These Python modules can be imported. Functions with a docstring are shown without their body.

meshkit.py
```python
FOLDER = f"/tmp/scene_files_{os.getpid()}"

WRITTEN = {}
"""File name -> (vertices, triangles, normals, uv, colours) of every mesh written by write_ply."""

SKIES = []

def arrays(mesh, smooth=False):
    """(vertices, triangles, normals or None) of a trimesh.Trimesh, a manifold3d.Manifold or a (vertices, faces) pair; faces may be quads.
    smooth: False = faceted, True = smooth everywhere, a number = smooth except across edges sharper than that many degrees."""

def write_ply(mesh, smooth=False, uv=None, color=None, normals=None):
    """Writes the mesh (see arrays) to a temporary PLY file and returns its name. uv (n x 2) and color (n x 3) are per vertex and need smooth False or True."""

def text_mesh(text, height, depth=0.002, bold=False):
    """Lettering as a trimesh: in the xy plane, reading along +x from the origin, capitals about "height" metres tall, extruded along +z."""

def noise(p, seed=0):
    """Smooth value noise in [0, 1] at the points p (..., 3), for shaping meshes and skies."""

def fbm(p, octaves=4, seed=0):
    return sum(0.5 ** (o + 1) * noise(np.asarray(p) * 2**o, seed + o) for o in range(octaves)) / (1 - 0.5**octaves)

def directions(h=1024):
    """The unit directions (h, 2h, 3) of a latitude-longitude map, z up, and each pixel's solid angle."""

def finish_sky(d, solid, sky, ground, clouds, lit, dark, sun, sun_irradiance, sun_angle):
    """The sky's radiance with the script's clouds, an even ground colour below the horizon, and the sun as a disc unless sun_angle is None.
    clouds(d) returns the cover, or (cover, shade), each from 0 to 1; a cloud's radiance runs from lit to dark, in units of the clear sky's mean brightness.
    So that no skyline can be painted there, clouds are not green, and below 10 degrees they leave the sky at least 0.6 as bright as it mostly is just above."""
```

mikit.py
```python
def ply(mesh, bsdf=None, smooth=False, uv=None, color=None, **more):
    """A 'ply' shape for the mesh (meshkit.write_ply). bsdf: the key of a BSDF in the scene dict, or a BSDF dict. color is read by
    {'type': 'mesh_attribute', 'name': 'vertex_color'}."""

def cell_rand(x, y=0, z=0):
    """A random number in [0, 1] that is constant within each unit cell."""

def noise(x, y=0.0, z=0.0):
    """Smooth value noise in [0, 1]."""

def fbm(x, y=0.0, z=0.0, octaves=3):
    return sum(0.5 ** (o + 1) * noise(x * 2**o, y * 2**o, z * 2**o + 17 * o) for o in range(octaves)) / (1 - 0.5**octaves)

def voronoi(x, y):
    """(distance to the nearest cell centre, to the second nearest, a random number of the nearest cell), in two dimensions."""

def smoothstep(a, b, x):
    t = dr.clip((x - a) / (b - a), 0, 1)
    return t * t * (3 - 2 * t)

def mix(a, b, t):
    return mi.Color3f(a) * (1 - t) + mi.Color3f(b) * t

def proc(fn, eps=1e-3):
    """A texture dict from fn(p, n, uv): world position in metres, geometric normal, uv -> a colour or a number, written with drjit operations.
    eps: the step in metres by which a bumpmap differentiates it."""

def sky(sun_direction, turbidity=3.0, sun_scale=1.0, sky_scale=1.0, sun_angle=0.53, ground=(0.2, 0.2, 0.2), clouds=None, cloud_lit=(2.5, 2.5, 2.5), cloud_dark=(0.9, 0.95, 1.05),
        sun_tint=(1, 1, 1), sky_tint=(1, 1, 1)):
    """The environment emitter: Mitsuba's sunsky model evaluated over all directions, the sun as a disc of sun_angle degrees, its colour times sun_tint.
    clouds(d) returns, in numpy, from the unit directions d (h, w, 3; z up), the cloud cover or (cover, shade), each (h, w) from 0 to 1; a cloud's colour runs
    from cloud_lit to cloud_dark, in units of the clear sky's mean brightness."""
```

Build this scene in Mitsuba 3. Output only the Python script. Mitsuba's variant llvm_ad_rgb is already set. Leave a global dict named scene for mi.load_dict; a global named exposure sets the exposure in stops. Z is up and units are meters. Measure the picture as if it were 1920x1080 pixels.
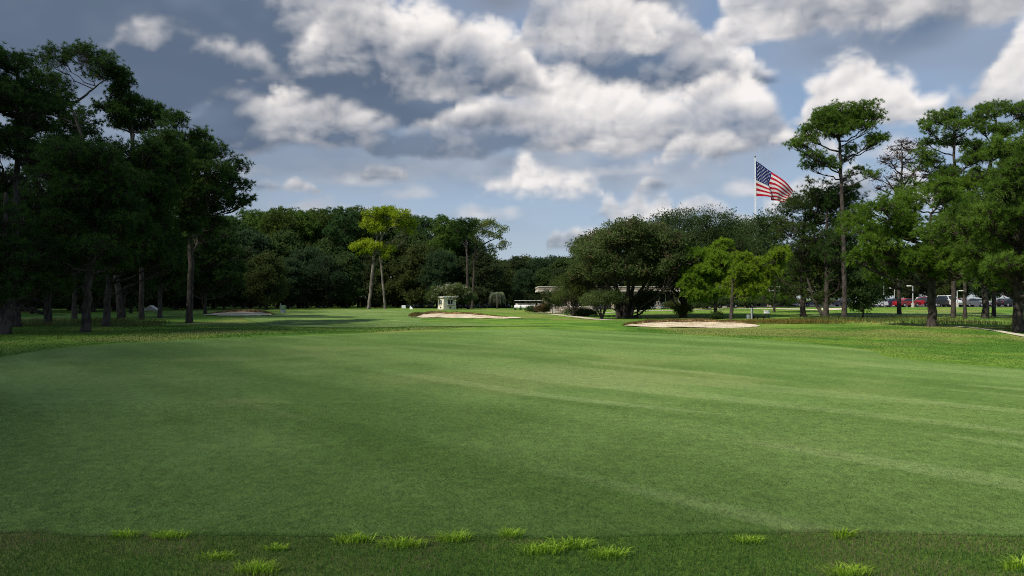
import math
import numpy as np
import drjit as dr
import mitsuba as mi
import trimesh
import shapely
from shapely.geometry import Polygon, LineString
from scipy.spatial import Delaunay, cKDTree
import mikit
import meshkit

# ---------------------------------------------------------------- camera, sky, exposure
T = mi.ScalarTransform4f
scene, labels = {}, {}
EYE = 2.0                                     # eye height over the flat turf
FOCAL = 1507 / 1920                           # focal length in picture widths
PITCH = math.degrees(math.atan(22 / 1507))    # looking slightly up: the horizon lies a little below the middle
exposure = 1.68
scene['camera'] = {
    'type': 'perspective', 'fov': math.degrees(2 * math.atan(0.5 / FOCAL)), 'fov_axis': 'x',
    'near_clip': 0.1, 'far_clip': 6000.0,
    'to_world': T().look_at(origin=[0, 0, EYE], target=[0, 1, EYE + math.tan(math.radians(PITCH))], up=[0, 0, 1])}

SUN = np.array([-0.57, -0.42, 0.72])
SUN = SUN / np.linalg.norm(SUN)

# single clouds: azimuth (degrees right of north, the view direction), elevation of the flat base, half width, height, darkness of the base, seed
CUMULUS = [
    (-16.0, 7.6, 2.4, 0.8, 0.5, 1), (-9.0, 8.9, 1.5, 0.7, 0.3, 2), (2.2, 7.3, 4.4, 3.0, 0.45, 4),
    (8.8, 5.8, 2.8, 2.2, 0.45, 5), (10.3, 7.9, 1.5, 0.8, 0.45, 6), (14.0, 9.9, 3.6, 1.5, 0.45, 7), (13.4, 5.9, 2.0, 1.2, 0.45, 8),
    (4.5, 4.2, 1.9, 0.9, 0.5, 9), (-9.0, 5.6, 2.6, 1.2, 0.5, 10), (23.0, 6.5, 5.0, 2.6, 0.4, 11), (19.8, 10.2, 2.2, 2.2, 0.3, 12),
    (12.4, 17.3, 1.5, 1.3, 0.25, 28), (14.2, 17.5, 0.9, 1.1, 0.25, 29), (16.2, 16.0, 0.7, 0.8, 0.2, 30), (-19, 4.6, 4.0, 1.0, 0.6, 41)]
FAR = [(-27, 6.2, 5, 1.2), (-20.5, 8.6, 4, 0.8), (-13.5, 6.4, 3, 0.7), (-11.5, 8.2, 2.2, 0.7), (-6.5, 7.4, 2.4, 0.9), (-2.0, 6.0, 3, 0.8), (-6, 4.4, 3, 0.7), (5.8, 4.6, 2.4, 0.7), (11.2, 4.6, 3, 0.8), (16.5, 7.4, 2.5, 0.9), (17, 5.2, 3, 0.8), (3.6, 8.8, 4.5, 0.7), (-1.0, 8.2, 2.4, 0.8), (9.0, 9.0, 3.0, 0.7), (26, 9.6, 4, 1.0), (30, 6.0, 4, 1.2)]
# cloud banks: elevation of the base, darkness of the base, body, seed, outline of the top as (azimuth, elevation)
BANKS = [
    (12.9, 1.0, 0.95, 51, [(-75, 24), (-40, 26), (-30, 25), (-22, 24), (-15, 22), (-9, 17.5), (-3, 14.6), (1, 13.2)]),
    (14.6, 0.95, 0.90, 52, [(-3, 15), (1, 18.5), (5, 21), (10, 20.5), (14, 18), (17, 15.5), (19, 14)]),
    (10.7, 0.58, 0.93, 53, [(-22.5, 11.0), (-20, 13.4), (-15, 13.8), (-11, 13.2), (-8, 12.0), (-5, 13.0), (0, 14.6), (3.5, 16.2), (6, 15.2), (10, 14.2), (14, 14.5), (17, 14.8), (18.8, 12.5), (20, 10.6)]),
    (14.6, 0.78, 0.95, 54, [(-16.0, 14.6), (-14.2, 17.2), (-12.6, 19.6), (-11.2, 21.4), (-9.0, 21.0), (-7.6, 19.2), (-5.5, 20.0), (-3.0, 19.6), (0.5, 18.2), (2.6, 15.0)]),
    (17.6, 0.45, 0.92, 55, [(0.0, 17.6), (1.2, 21.0), (4, 22.5), (7, 22), (9.5, 20), (10.5, 17.4)]),
    (17.3, 0.50, 0.90, 56, [(14.0, 17.3), (16, 21), (20, 23), (26, 22.5), (31, 23), (36, 24), (50, 26), (75, 22)]),
    (11.8, 0.35, 0.95, 57, [(19.4, 12.0), (20.8, 14.4), (22.4, 15.4), (24.0, 15.6), (25.2, 14.0), (26.6, 13.6), (27.6, 12)]),
    (12.2, 0.30, 0.92, 58, [(29.8, 12.2), (31.0, 14.8), (32.6, 16.2), (36, 16), (40, 12)]),
    (15.2, 0.60, 0.85, 59, [(-27.0, 15.4), (-25.5, 17.3), (-23, 17.6), (-20, 16.6), (-17.5, 16.4), (-16, 15.0)])]


def billow(p, seed):
    """Cauliflower relief: rounded bumps at four sizes."""
    out, total = 0, 0
    for k in range(4):
        r = p * 2.1 ** k + 17.3 * k
        i = np.floor(r)
        best = np.full(r.shape[:-1], 9.0)
        for u in (-1, 0, 1):
            for v in (-1, 0, 1):
                c = i + np.array([u, v])
                h = np.sin(c[..., 0] * 127.1 + c[..., 1] * 311.7 + seed * 7.7) * 43758.5453
                g = np.sin(c[..., 0] * 269.5 + c[..., 1] * 183.3 + seed * 3.1) * 24634.6345
                best = np.minimum(best, (c[..., 0] + h - np.floor(h) - r[..., 0]) ** 2 + (c[..., 1] + g - np.floor(g) - r[..., 1]) ** 2)
        out = out + 0.58 ** k * (1 - np.minimum(best, 1.0))
        total += 0.58 ** k
    return out / total


def clouds(d):
    az = np.degrees(np.arctan2(d[..., 0], d[..., 1]))
    el = np.degrees(np.arcsin(np.clip(d[..., 2], -1, 1)))
    up = np.maximum(d[..., 2:3], 0.02)
    flat = np.concatenate([d[..., :2] / (up + 0.10), np.zeros_like(up)], -1)      # the cloud layer, seen in perspective
    n = meshkit.fbm(flat * 1.3 + 7.3, 4, seed=3)
    cover = np.clip((n - 0.44) / 0.16, 0, 1) * 0.9
    shade = np.clip(0.58 + (n - 0.5) * 2.6, 0, 1)                                 # mostly grey bases, seen from below
    west = np.clip((-d[..., 0] + 0.9 * (n - 0.5)) / 0.55, 0, 1) * np.clip((el - 5) / 10, 0, 1)
    shade = shade * (1 - west) + np.clip(0.95 + (n - 0.5) * 0.8, 0, 1) * west     # the storm deck goes on to the left, darkened to cut the skylight
    cover = np.maximum(cover, west * 0.9)
    # a humid veil towards the horizon
    veil = np.clip(1 - el / 22, 0, 1) ** 1.2 * 0.62
    high = cover * np.clip((el - 4) / 16, 0, 1)
    cover = high + veil * (1 - high)
    shade = (shade * high + 0.50 * veil * (1 - high)) / np.maximum(cover, 1e-6)
    # a storm deck to the left of north, seen from below, with ragged edges
    near = (np.abs(az) < 75) & (el < 34) & (el > 0.2)
    a, e = az[near], el[near]
    c, s = cover[near], shade[near]
    p = np.stack([a * 0.10, e * 0.34, np.zeros_like(a)], -1)
    wob = meshkit.fbm(p, 5, seed=11) - 0.5
    fine = meshkit.fbm(np.stack([a * 0.42, e * 0.62, np.zeros_like(a)], -1), 5, seed=21) - 0.5

    def lay(alpha, sh):
        nonlocal c, s
        s = np.where(alpha > 0, (s * c * (1 - alpha) + sh * alpha) / np.maximum(c * (1 - alpha) + alpha, 1e-6), s)
        c = c * (1 - alpha) + alpha

    lay(np.clip((-5 - a + 14 * wob) / 24, 0, 1) * np.clip((e - 1) / 6, 0, 1) * 0.55, 0.86 + 0.3 * wob)        # dull veil towards the storm on the left
    lay(np.clip((24 - np.abs(a - 2) + 20 * wob) / 16, 0, 1) * np.clip(1 - np.abs(e - 9.4 + 4 * wob) / 3.0, 0, 1) * 0.55, 0.72 + 0.4 * fine)
    for k, (fa, fe, fw, fh) in enumerate(FAR):
        q = np.stack([a * 0.7 + k * 5, e * 1.1, np.full_like(a, k)], -1)
        u = 1 - np.hypot((a - fa) / fw, (e - fe) / np.where(e > fe, fh, fh * 0.5)) + (meshkit.fbm(q, 4, seed=70 + k) - 0.5) * 1.5
        lay(np.clip(u / 0.9, 0, 1) * 0.62, 0.18 + 0.5 * (meshkit.fbm(q * 1.4 + 9, 3, seed=90 + k) - 0.3) + np.clip((-3 - a) / 40, 0, 0.5))
    for base, dark, body, seed, outline in BANKS:
        oa, oe = np.array(outline, float).T
        m = (a > oa[0] - 2) & (a < oa[-1] + 2) & (e > base - 2.2)
        x, y = a[m], e[m]
        q3 = np.stack([x * 0.26 + seed * 7, y * 0.40, np.full_like(x, seed * 1.3)], -1)
        warp = meshkit.fbm(q3, 4, seed=seed) - 0.5
        q = np.stack([x * 0.30 + seed * 9.1, y * 0.42 + seed * 3.7], -1) + warp[..., None] * 0.9
        b0 = billow(q, seed)
        b1 = billow(q + np.array([-0.12, 0.16]), seed)
        broad = meshkit.fbm(q3 * 0.9 + 20, 3, seed=seed + 30) - 0.5
        top = np.interp(x + warp * 2.5, oa, oe)
        ends = np.minimum(x - oa[0], oa[-1] - x) / 1.3 + 0.4
        f = np.minimum(np.minimum((top - y) / 1.7, ends), (y - base + 0.5 + warp * 1.3) / (0.7 + 0.06 * np.clip(top - base, 0, 20))) + (b0 - 0.5) * 1.5 + warp * 1.3
        alpha = np.clip(f / 0.8, 0, 1)
        alpha = alpha * alpha * (3 - 2 * alpha)
        rel = np.clip((y - base) / np.maximum(top - base, 0.5), 0, 1)
        sh = dark * (1 - rel ** 1.2) + 0.10 - (b0 - b1) * 0.62 - (b0 - 0.5) * 0.20 + broad * 1.25 + np.clip((-1 - x) / 32, 0, 0.75)
        full = np.zeros_like(c)
        full[m] = alpha * np.clip(body - 0.25 * np.clip(broad * 4, 0, 1), 0, 1)
        shf = np.zeros_like(c)
        shf[m] = np.clip(sh, 0, 1)
        lay(full, shf)
    for az0, base, wd, ht, dark, seed in CUMULUS:
        box = (np.abs(a - az0) < wd * 1.7) & (e > base - 1.6) & (e < base + ht * 1.7)
        if not box.any():
            continue
        x, y = a[box] - az0, e[box] - base
        q = np.stack([x * 0.45 + seed * 9.1, y * 0.62 + seed * 3.7], -1)
        q3 = np.stack([x * 0.40 + seed * 7, y * 0.62, np.full_like(x, seed * 1.3)], -1)
        warp = meshkit.fbm(q3, 4, seed=seed) - 0.5
        thin = meshkit.fbm(q3 * 0.8 + 50, 3, seed=seed + 60)
        q = q + warp[..., None] * 0.7
        b0 = billow(q, seed)
        b1 = billow(q + np.array([-0.13, 0.17]), seed)
        prof = 1 - (x / wd) ** 2
        top = ht * np.clip(prof, 0, 1) ** 0.6 * (0.40 + 0.85 * meshkit.noise(np.stack([x * 1.5 / (0.35 * wd + 0.6) + seed * 5, np.full_like(x, seed), np.zeros_like(x)], -1), seed))
        f = np.minimum((top - y) / (0.36 * ht + 0.3), (y + 0.35 + warp * 2.2) / (0.38 * ht + 0.45)) + (b0 - 0.5) * 1.0 + warp * 1.2
        f = np.where(prof > -0.25, f, -1)
        alpha = np.clip(f / 0.95, 0, 1)
        alpha = alpha * alpha * (3 - 2 * alpha)
        rel = np.clip(y / np.maximum(top, 0.3), 0, 1)
        sh = dark * (1 - rel) ** 0.8 * 1.05 + 0.08 - (b0 - b1) * 0.62 - (b0 - 0.5) * 0.18 + (thin - 0.45) * 1.5 + np.clip((-3 - a[box]) / 40, 0, 0.6)
        full = np.zeros_like(c)
        full[box] = alpha * np.clip(1.10 - 0.7 * thin, 0.35, 0.85)
        shf = np.zeros_like(c)
        shf[box] = np.clip(sh, 0, 1)
        lay(full, shf)
    rim = np.clip((74 - np.abs(a)) / 20, 0, 1) * np.clip((33 - e) / 8, 0, 1)
    cover[near] = cover[near] * (1 - rim) + c * rim
    shade[near] = shade[near] * (1 - rim) + np.clip(s, 0, 1) * rim
    return cover, shade


scene['sky'] = mikit.sky(SUN.tolist(), turbidity=3.0, ground=(0.09, 0.13, 0.05), clouds=clouds, sun_tint=(0.90, 1.02, 1.20),
                         cloud_lit=(3.75, 3.55, 3.4), cloud_dark=(0.42, 0.58, 0.86), sky_tint=(0.86, 0.96, 1.08))

# ---------------------------------------------------------------- small helpers
def numbered(name):
    taken = lambda k: k in labels or k in scene or any(s.startswith(k + '__') for s in scene)
    if not taken(name):
        return name
    i = 1
    while taken(f'{name}_{i:03d}'):
        i += 1
    return f'{name}_{i:03d}'


COUNT = {}


def new_key(name):
    n = COUNT.get(name, 0)
    COUNT[name] = n + 1
    return name if n == 0 else f'{name}_{n:03d}'


def thing(name, label=None, cat=None, group=None):
    key = new_key(name)
    if label:
        labels[key] = {'label': label, 'category': cat}
        if group:
            labels[key]['group'] = group
    return key


def part(parent, name, mesh, bsdf, smooth=False, color=None, at=None, label=None, kind=None):
    key = new_key(f'{parent}__{name}')
    d = mesh if isinstance(mesh, dict) else mikit.ply(mesh, bsdf, smooth=smooth, color=color)
    if at is not None:
        d = {**d, 'to_world': at}
    scene[key] = d
    if label:
        labels.setdefault(key, {})['label'] = label
    if kind:
        labels.setdefault(key, {})['kind'] = kind
    return key


def solo(name, mesh, bsdf, label, cat=None, kind=None, group=None, smooth=False, color=None, uv=None):
    key = new_key(name)
    scene[key] = mikit.ply(mesh, bsdf, smooth=smooth, color=color, uv=uv)
    labels[key] = {'label': label}
    if cat:
        labels[key]['category'] = cat
    if kind:
        labels[key]['kind'] = kind
    if group:
        labels[key]['group'] = group
    return key


def bearing(px, dist):
    """Easting of a point seen at picture column px (of 1920), dist metres to the north."""
    return (px - 960) / 1507 * dist


def drop(py):
    """How far north the flat turf is that stands at picture row py (of 1080)."""
    return EYE * 1507 / (py - 562)


def height_of(py, dist):
    return EYE - (py - 562) / 1507 * dist


def box(x0, x1, y0, y1, z0, z1):
    m = trimesh.creation.box(extents=(x1 - x0, y1 - y0, z1 - z0))
    m.apply_translation(((x0 + x1) / 2, (y0 + y1) / 2, (z0 + z1) / 2))
    return m


def rounded(x0, x1, y0, y1, z0, z1, r=0.03):
    pts = [[x, y, z] for x in (x0, x1) for y in (y0, y1) for z in (z0, z1)]
    out = []
    for p in pts:
        s = [1 if p[0] == x0 else -1, 1 if p[1] == y0 else -1, 1 if p[2] == z0 else -1]
        for k in range(3):
            q = [p[i] + s[i] * r * (0 if i == k else 1) for i in range(3)]
            out.append(q)
    return trimesh.convex.convex_hull(np.array(out))


def rod(a, b, r, sides=8, r2=None):
    return tube(np.array([a, b], float), np.array([r, r if r2 is None else r2]), sides, cap=True)


def tube(p, rad, sides, cap=False):
    p = np.asarray(p, float)
    t = np.gradient(p, axis=0)
    t /= np.linalg.norm(t, axis=1, keepdims=True) + 1e-12
    ref = np.where(np.abs(t[:, 2:]) < 0.9, [0, 0, 1.0], [1.0, 0, 0])
    a = np.cross(t, ref)
    a /= np.linalg.norm(a, axis=1, keepdims=True) + 1e-12
    for i in range(1, len(a)):
        a[i] = a[i - 1] - t[i] * np.dot(a[i - 1], t[i])
        a[i] /= np.linalg.norm(a[i]) + 1e-12
    b = np.cross(t, a)
    ang = np.arange(sides) * 2 * np.pi / sides
    rad = np.broadcast_to(rad, (len(p),))
    v = p[:, None] + rad[:, None, None] * (np.cos(ang)[None, :, None] * a[:, None] + np.sin(ang)[None, :, None] * b[:, None])
    i, j = np.meshgrid(np.arange(len(p) - 1), np.arange(sides), indexing='ij')
    q = np.stack([i * sides + j, i * sides + (j + 1) % sides, (i + 1) * sides + (j + 1) % sides, (i + 1) * sides + j], -1).reshape(-1, 4)
    f = np.vstack([q[:, [0, 1, 2]], q[:, [0, 2, 3]]])
    v = v.reshape(-1, 3)
    if cap:
        n = len(v)
        v = np.vstack([v, p[0], p[-1]])
        k = np.arange(sides)
        m = (len(p) - 1) * sides
        f = np.vstack([f, np.stack([k * 0 + n, (k + 1) % sides, k], 1), np.stack([k * 0 + n + 1, m + k, m + (k + 1) % sides], 1)])
    return v, f


def join(pieces):
    vs, fs, n = [], [], 0
    for m in pieces:
        v, f = (m.vertices, m.faces) if hasattr(m, 'vertices') else m
        vs.append(v)
        fs.append(np.asarray(f) + n)
        n += len(v)
    return np.vstack(vs), np.vstack(fs)


def turn(mesh, deg, loc=(0, 0, 0), scale=1.0):
    v, f = (mesh.vertices, mesh.faces) if hasattr(mesh, 'vertices') else mesh
    c, s = math.cos(math.radians(deg)), math.sin(math.radians(deg))
    return np.asarray(v) @ np.array([[c, s, 0], [-s, c, 0], [0, 0, 1]]) * scale + np.asarray(loc), f


# ---------------------------------------------------------------- materials
smooth_, fbm_, noise_, mix_, rand_ = mikit.smoothstep, mikit.fbm, mikit.noise, mikit.mix, mikit.cell_rand


def matte(tex, rough=0.9, spec=0.15):
    return {'type': 'principled', 'base_color': tex if isinstance(tex, dict) else {'type': 'rgb', 'value': list(tex)}, 'roughness': rough, 'specular': spec}


def fairway_color(p, n, uv):
    x, y = p.x, p.y
    warp = fbm_(x * 0.09, y * 0.09, 0, 2) * 3.0
    across = (x * 0.80 + y * 0.60) + warp                       # mower passes run slantwise
    passes = fbm_(across * 0.55, (y - x) * 0.035, 3, 3)
    streak = smooth_(0.58, 0.72, noise_(across * 1.5 + 9, (y - x) * 0.05, 7)) * smooth_(0.35, 0.65, fbm_(x * 0.09 + 3, y * 0.06, 5, 2))
    mott = fbm_(x * 0.55 + 4, y * 0.45, 9, 3)
    broad = fbm_(x * 0.12 + 8, y * 0.10, 2, 2)
    fine = fbm_(x * 9, y * 9, 1, 2)
    grain = rand_(dr.floor(x * 72), dr.floor(y * 30), 4) * 0.5 + rand_(dr.floor(x * 34 + 0.3), dr.floor(y * 14 + 0.6), 5) * 0.5
    c = mix_((0.068, 0.122, 0.022), (0.110, 0.178, 0.043), smooth_(0.28, 0.72, passes * 0.70 + mott * 0.30))
    c = mix_(c, (0.205, 0.265, 0.100), streak * 0.36)
    c = mix_(c, (0.175, 0.185, 0.060), smooth_(0.50, 0.72, broad * 0.5 + mott * 0.5) * 0.30)
    c = mix_(c, (0.045, 0.098, 0.014), smooth_(0.56, 0.72, fbm_(across * 0.45 + 30, (y - x) * 0.12, 6, 3)) * 0.25)
    return c * (0.52 + 0.52 * grain + 0.42 * fine)


def rough_color(p, n, uv):
    x, y = p.x, p.y
    mott = fbm_(x * 0.35 + 14, y * 0.30, 9, 3)
    clump = fbm_(x * 2.3, y * 2.0, 3, 3)
    grain = rand_(dr.floor(x * 30), dr.floor(y * 20), 2)
    c = mix_((0.052, 0.118, 0.014), (0.098, 0.166, 0.022), smooth_(0.35, 0.65, mott))
    c = mix_(c, (0.165, 0.158, 0.052), smooth_(0.52, 0.72, fbm_(x * 0.16 + 2, y * 0.12, 5, 3)) * 0.6)
    return c * (0.68 + 0.24 * grain + 0.40 * clump)


def sand_color(p, n, uv):
    r = fbm_(p.x * 1.4, p.y * 1.4, 2, 3)
    g = rand_(dr.floor(p.x * 25), dr.floor(p.y * 25), 3)
    return mix_((0.36, 0.30, 0.20), (0.50, 0.43, 0.31), smooth_(0.35, 0.65, r)) * (0.9 + 0.12 * g)


def dirt_color(p, n, uv):
    r = fbm_(p.x * 3.0, p.y * 3.0, p.z * 6.0, 3)
    return mix_((0.085, 0.055, 0.025), (0.24, 0.16, 0.075), smooth_(0.35, 0.65, r))


def path_color(p, n, uv):
    r = fbm_(p.x * 0.9, p.y * 0.9, 4, 3)
    return mix_((0.31, 0.285, 0.22), (0.42, 0.385, 0.30), r)


def bark_color(p, n, uv):
    r = fbm_(p.x * 7.0 + p.y * 3, p.y * 7.0, p.z * 2.2, 3)
    q = smooth_(0.35, 0.6, noise_(p.x * 9 + p.y * 2, p.y * 9, p.z * 3.0))
    return mix_((0.026, 0.022, 0.019), (0.092, 0.078, 0.067), r * 0.5 + q * 0.5)


def pale_bark_color(p, n, uv):
    r = fbm_(p.x * 5.0, p.y * 5.0, p.z * 1.1, 3)
    return mix_((0.09, 0.08, 0.066), (0.24, 0.21, 0.175), smooth_(0.3, 0.7, r))


def oak_bark_color(p, n, uv):
    r = fbm_(p.x * 9.0, p.y * 9.0, p.z * 3.0, 3)
    return mix_((0.025, 0.020, 0.017), (0.085, 0.070, 0.058), r)


def asphalt_color(p, n, uv):
    return mi.Color3f(0.05, 0.05, 0.052) * (0.7 + 0.6 * fbm_(p.x * 1.2, p.y * 1.2, 1, 3))


MATS = {
    'turf_fairway': matte(mikit.proc(fairway_color), 0.85, 0.2), 'turf_rough': matte(mikit.proc(rough_color), 0.9, 0.15),
    'sand': matte(mikit.proc(sand_color)), 'dirt': matte(mikit.proc(dirt_color)), 'path_sand': matte(mikit.proc(path_color)),
    'asphalt': matte(mikit.proc(asphalt_color)),
    'bark': matte(mikit.proc(bark_color)), 'pale_bark': matte(mikit.proc(pale_bark_color)), 'oak_bark': matte(mikit.proc(oak_bark_color)),
}
for k, v in MATS.items():
    scene['mat_' + k] = {'type': 'twosided', 'bsdf': v}
VC = {'type': 'mesh_attribute', 'name': 'vertex_color'}
scene['mat_leaf'] = {'type': 'principledthin', 'base_color': VC, 'roughness': 0.55, 'diff_trans': 1.15, 'eta': 1.4}
scene['mat_blade'] = {'type': 'principledthin', 'base_color': VC, 'roughness': 0.5, 'diff_trans': 0.8, 'eta': 1.4}


def paint(name, rgb, rough=0.5, spec=0.4, **more):
    scene['mat_' + name] = {'type': 'twosided', 'bsdf': {**matte(rgb, rough, spec), **more}}


# ---------------------------------------------------------------- terrain
def bump_at(x, y, cx, cy, rx, ry):
    return np.exp(-(((x - cx) / rx) ** 2 + ((y - cy) / ry) ** 2))


def sstep(a, b, x):
    t = np.clip((x - a) / (b - a), 0, 1)
    return t * t * (3 - 2 * t)


def ground_z(x, y):
    x, y = np.asarray(x, float), np.asarray(y, float)
    far = sstep(10, 45, np.hypot(x, y))
    p = np.stack([x / 17 + 40, y / 21 + 40, np.zeros_like(x)], -1)
    z = (meshkit.fbm(p, 2, seed=5) - 0.5) * 0.34 * far * (1 - sstep(110, 160, y))
    p2 = np.stack([x / 6 + 10, y / 8 + 10, np.zeros_like(x)], -1)
    z = z + (meshkit.noise(p2, 9) - 0.5) * 0.07 * far * (1 - sstep(110, 160, y))
    z = z + bump_at(x, y, 19.5, 71.5, 10, 5) * 0.38           # bank behind the right bunker
    z = z + bump_at(x, y, -5.0, 105, 11, 8) * 0.40            # bank behind the middle bunker
    z = z + bump_at(x, y, -33, 108, 9, 6) * 0.15
    z = z + 0.75 * sstep(98, 135, y) * sstep(22, 45, x)       # the car park lies higher
    z = z + 0.35 * sstep(85, 120, y) * (1 - sstep(22, 45, x)) * sstep(8, 20, x)
    z = z + bump_at(x, y, 46, 100, 16, 5) * 0.25 - 0.15 * bump_at(x, y, 45, 66, 10, 14)
    return z


def axis(parts):
    out = []
    for a, b, step in parts:
        out.append(np.arange(a, b, step))
    return np.concatenate(out + [[parts[-1][1]]])


xs = axis([(-3000, -600, 400), (-600, -150, 50), (-150, -70, 5), (-70, 75, 0.9), (75, 150, 5), (150, 600, 50), (600, 3000, 400)])
ys = axis([(-800, -100, 100), (-100, 2, 6), (2, 125, 0.9), (125, 200, 3), (200, 300, 10), (300, 900, 60), (900, 4000, 500)])
gx, gy = np.meshgrid(xs, ys)
gv = np.stack([gx, gy, ground_z(gx, gy)], -1).reshape(-1, 3)
i, j = np.meshgrid(np.arange(len(ys) - 1), np.arange(len(xs) - 1), indexing='ij')
w_ = len(xs)
gq = np.stack([i * w_ + j, i * w_ + j + 1, (i + 1) * w_ + j + 1, (i + 1) * w_ + j], -1).reshape(-1, 4)
solo('ground', (gv, gq), 'mat_turf_rough', 'rough mown grass of the golf course with yellowish dry patches', kind='structure', smooth=True)


def smooth_ring(pts, n=500):
    """A closed smooth curve through the points."""
    p = np.asarray(pts, float)
    m = len(p)
    t = np.arange(n) * m / n
    k = np.floor(t).astype(int)
    u = (t - k)[:, None]
    a, b, c, d = p[(k - 1) % m], p[k % m], p[(k + 1) % m], p[(k + 2) % m]
    return 0.5 * (2 * b + (c - a) * u + (2 * a - 5 * b + 4 * c - d) * u ** 2 + (3 * b - a - 3 * c + d) * u ** 3)


def sheet(ring, step, lift, zfun=ground_z):
    poly = Polygon(ring).buffer(0)
    x0, y0, x1, y1 = poly.bounds
    X, Y = np.meshgrid(np.arange(x0, x1, step), np.arange(y0, y1, step))
    p = np.stack([X.ravel(), Y.ravel()], 1)
    p = p[shapely.contains_xy(poly.buffer(-step * 0.4), p[:, 0], p[:, 1])]
    allp = np.vstack([np.asarray(ring), p])
    tri = Delaunay(allp).simplices
    c = allp[tri].mean(1)
    tri = tri[shapely.contains_xy(poly, c[:, 0], c[:, 1])]
    a, b, cc = allp[tri[:, 0]], allp[tri[:, 1]], allp[tri[:, 2]]
    flip = (b[:, 0] - a[:, 0]) * (cc[:, 1] - a[:, 1]) - (b[:, 1] - a[:, 1]) * (cc[:, 0] - a[:, 0]) < 0
    tri[flip] = tri[flip][:, ::-1]
    return np.column_stack([allp, zfun(allp[:, 0], allp[:, 1]) + lift]), tri


def wavy(ring):
    """The mower never cuts an edge quite true."""
    p = np.column_stack([ring, np.zeros(len(ring))])
    return ring + np.stack([meshkit.fbm(p * 1.7 + 3, 3, 1) - 0.5, meshkit.fbm(p * 1.7 + 9, 3, 2) - 0.5], 1) * 0.16 + np.stack([0 * ring[:, 0], meshkit.noise(p * 0.38 + 5, 3) - 0.5], 1) * 0.55


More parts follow.
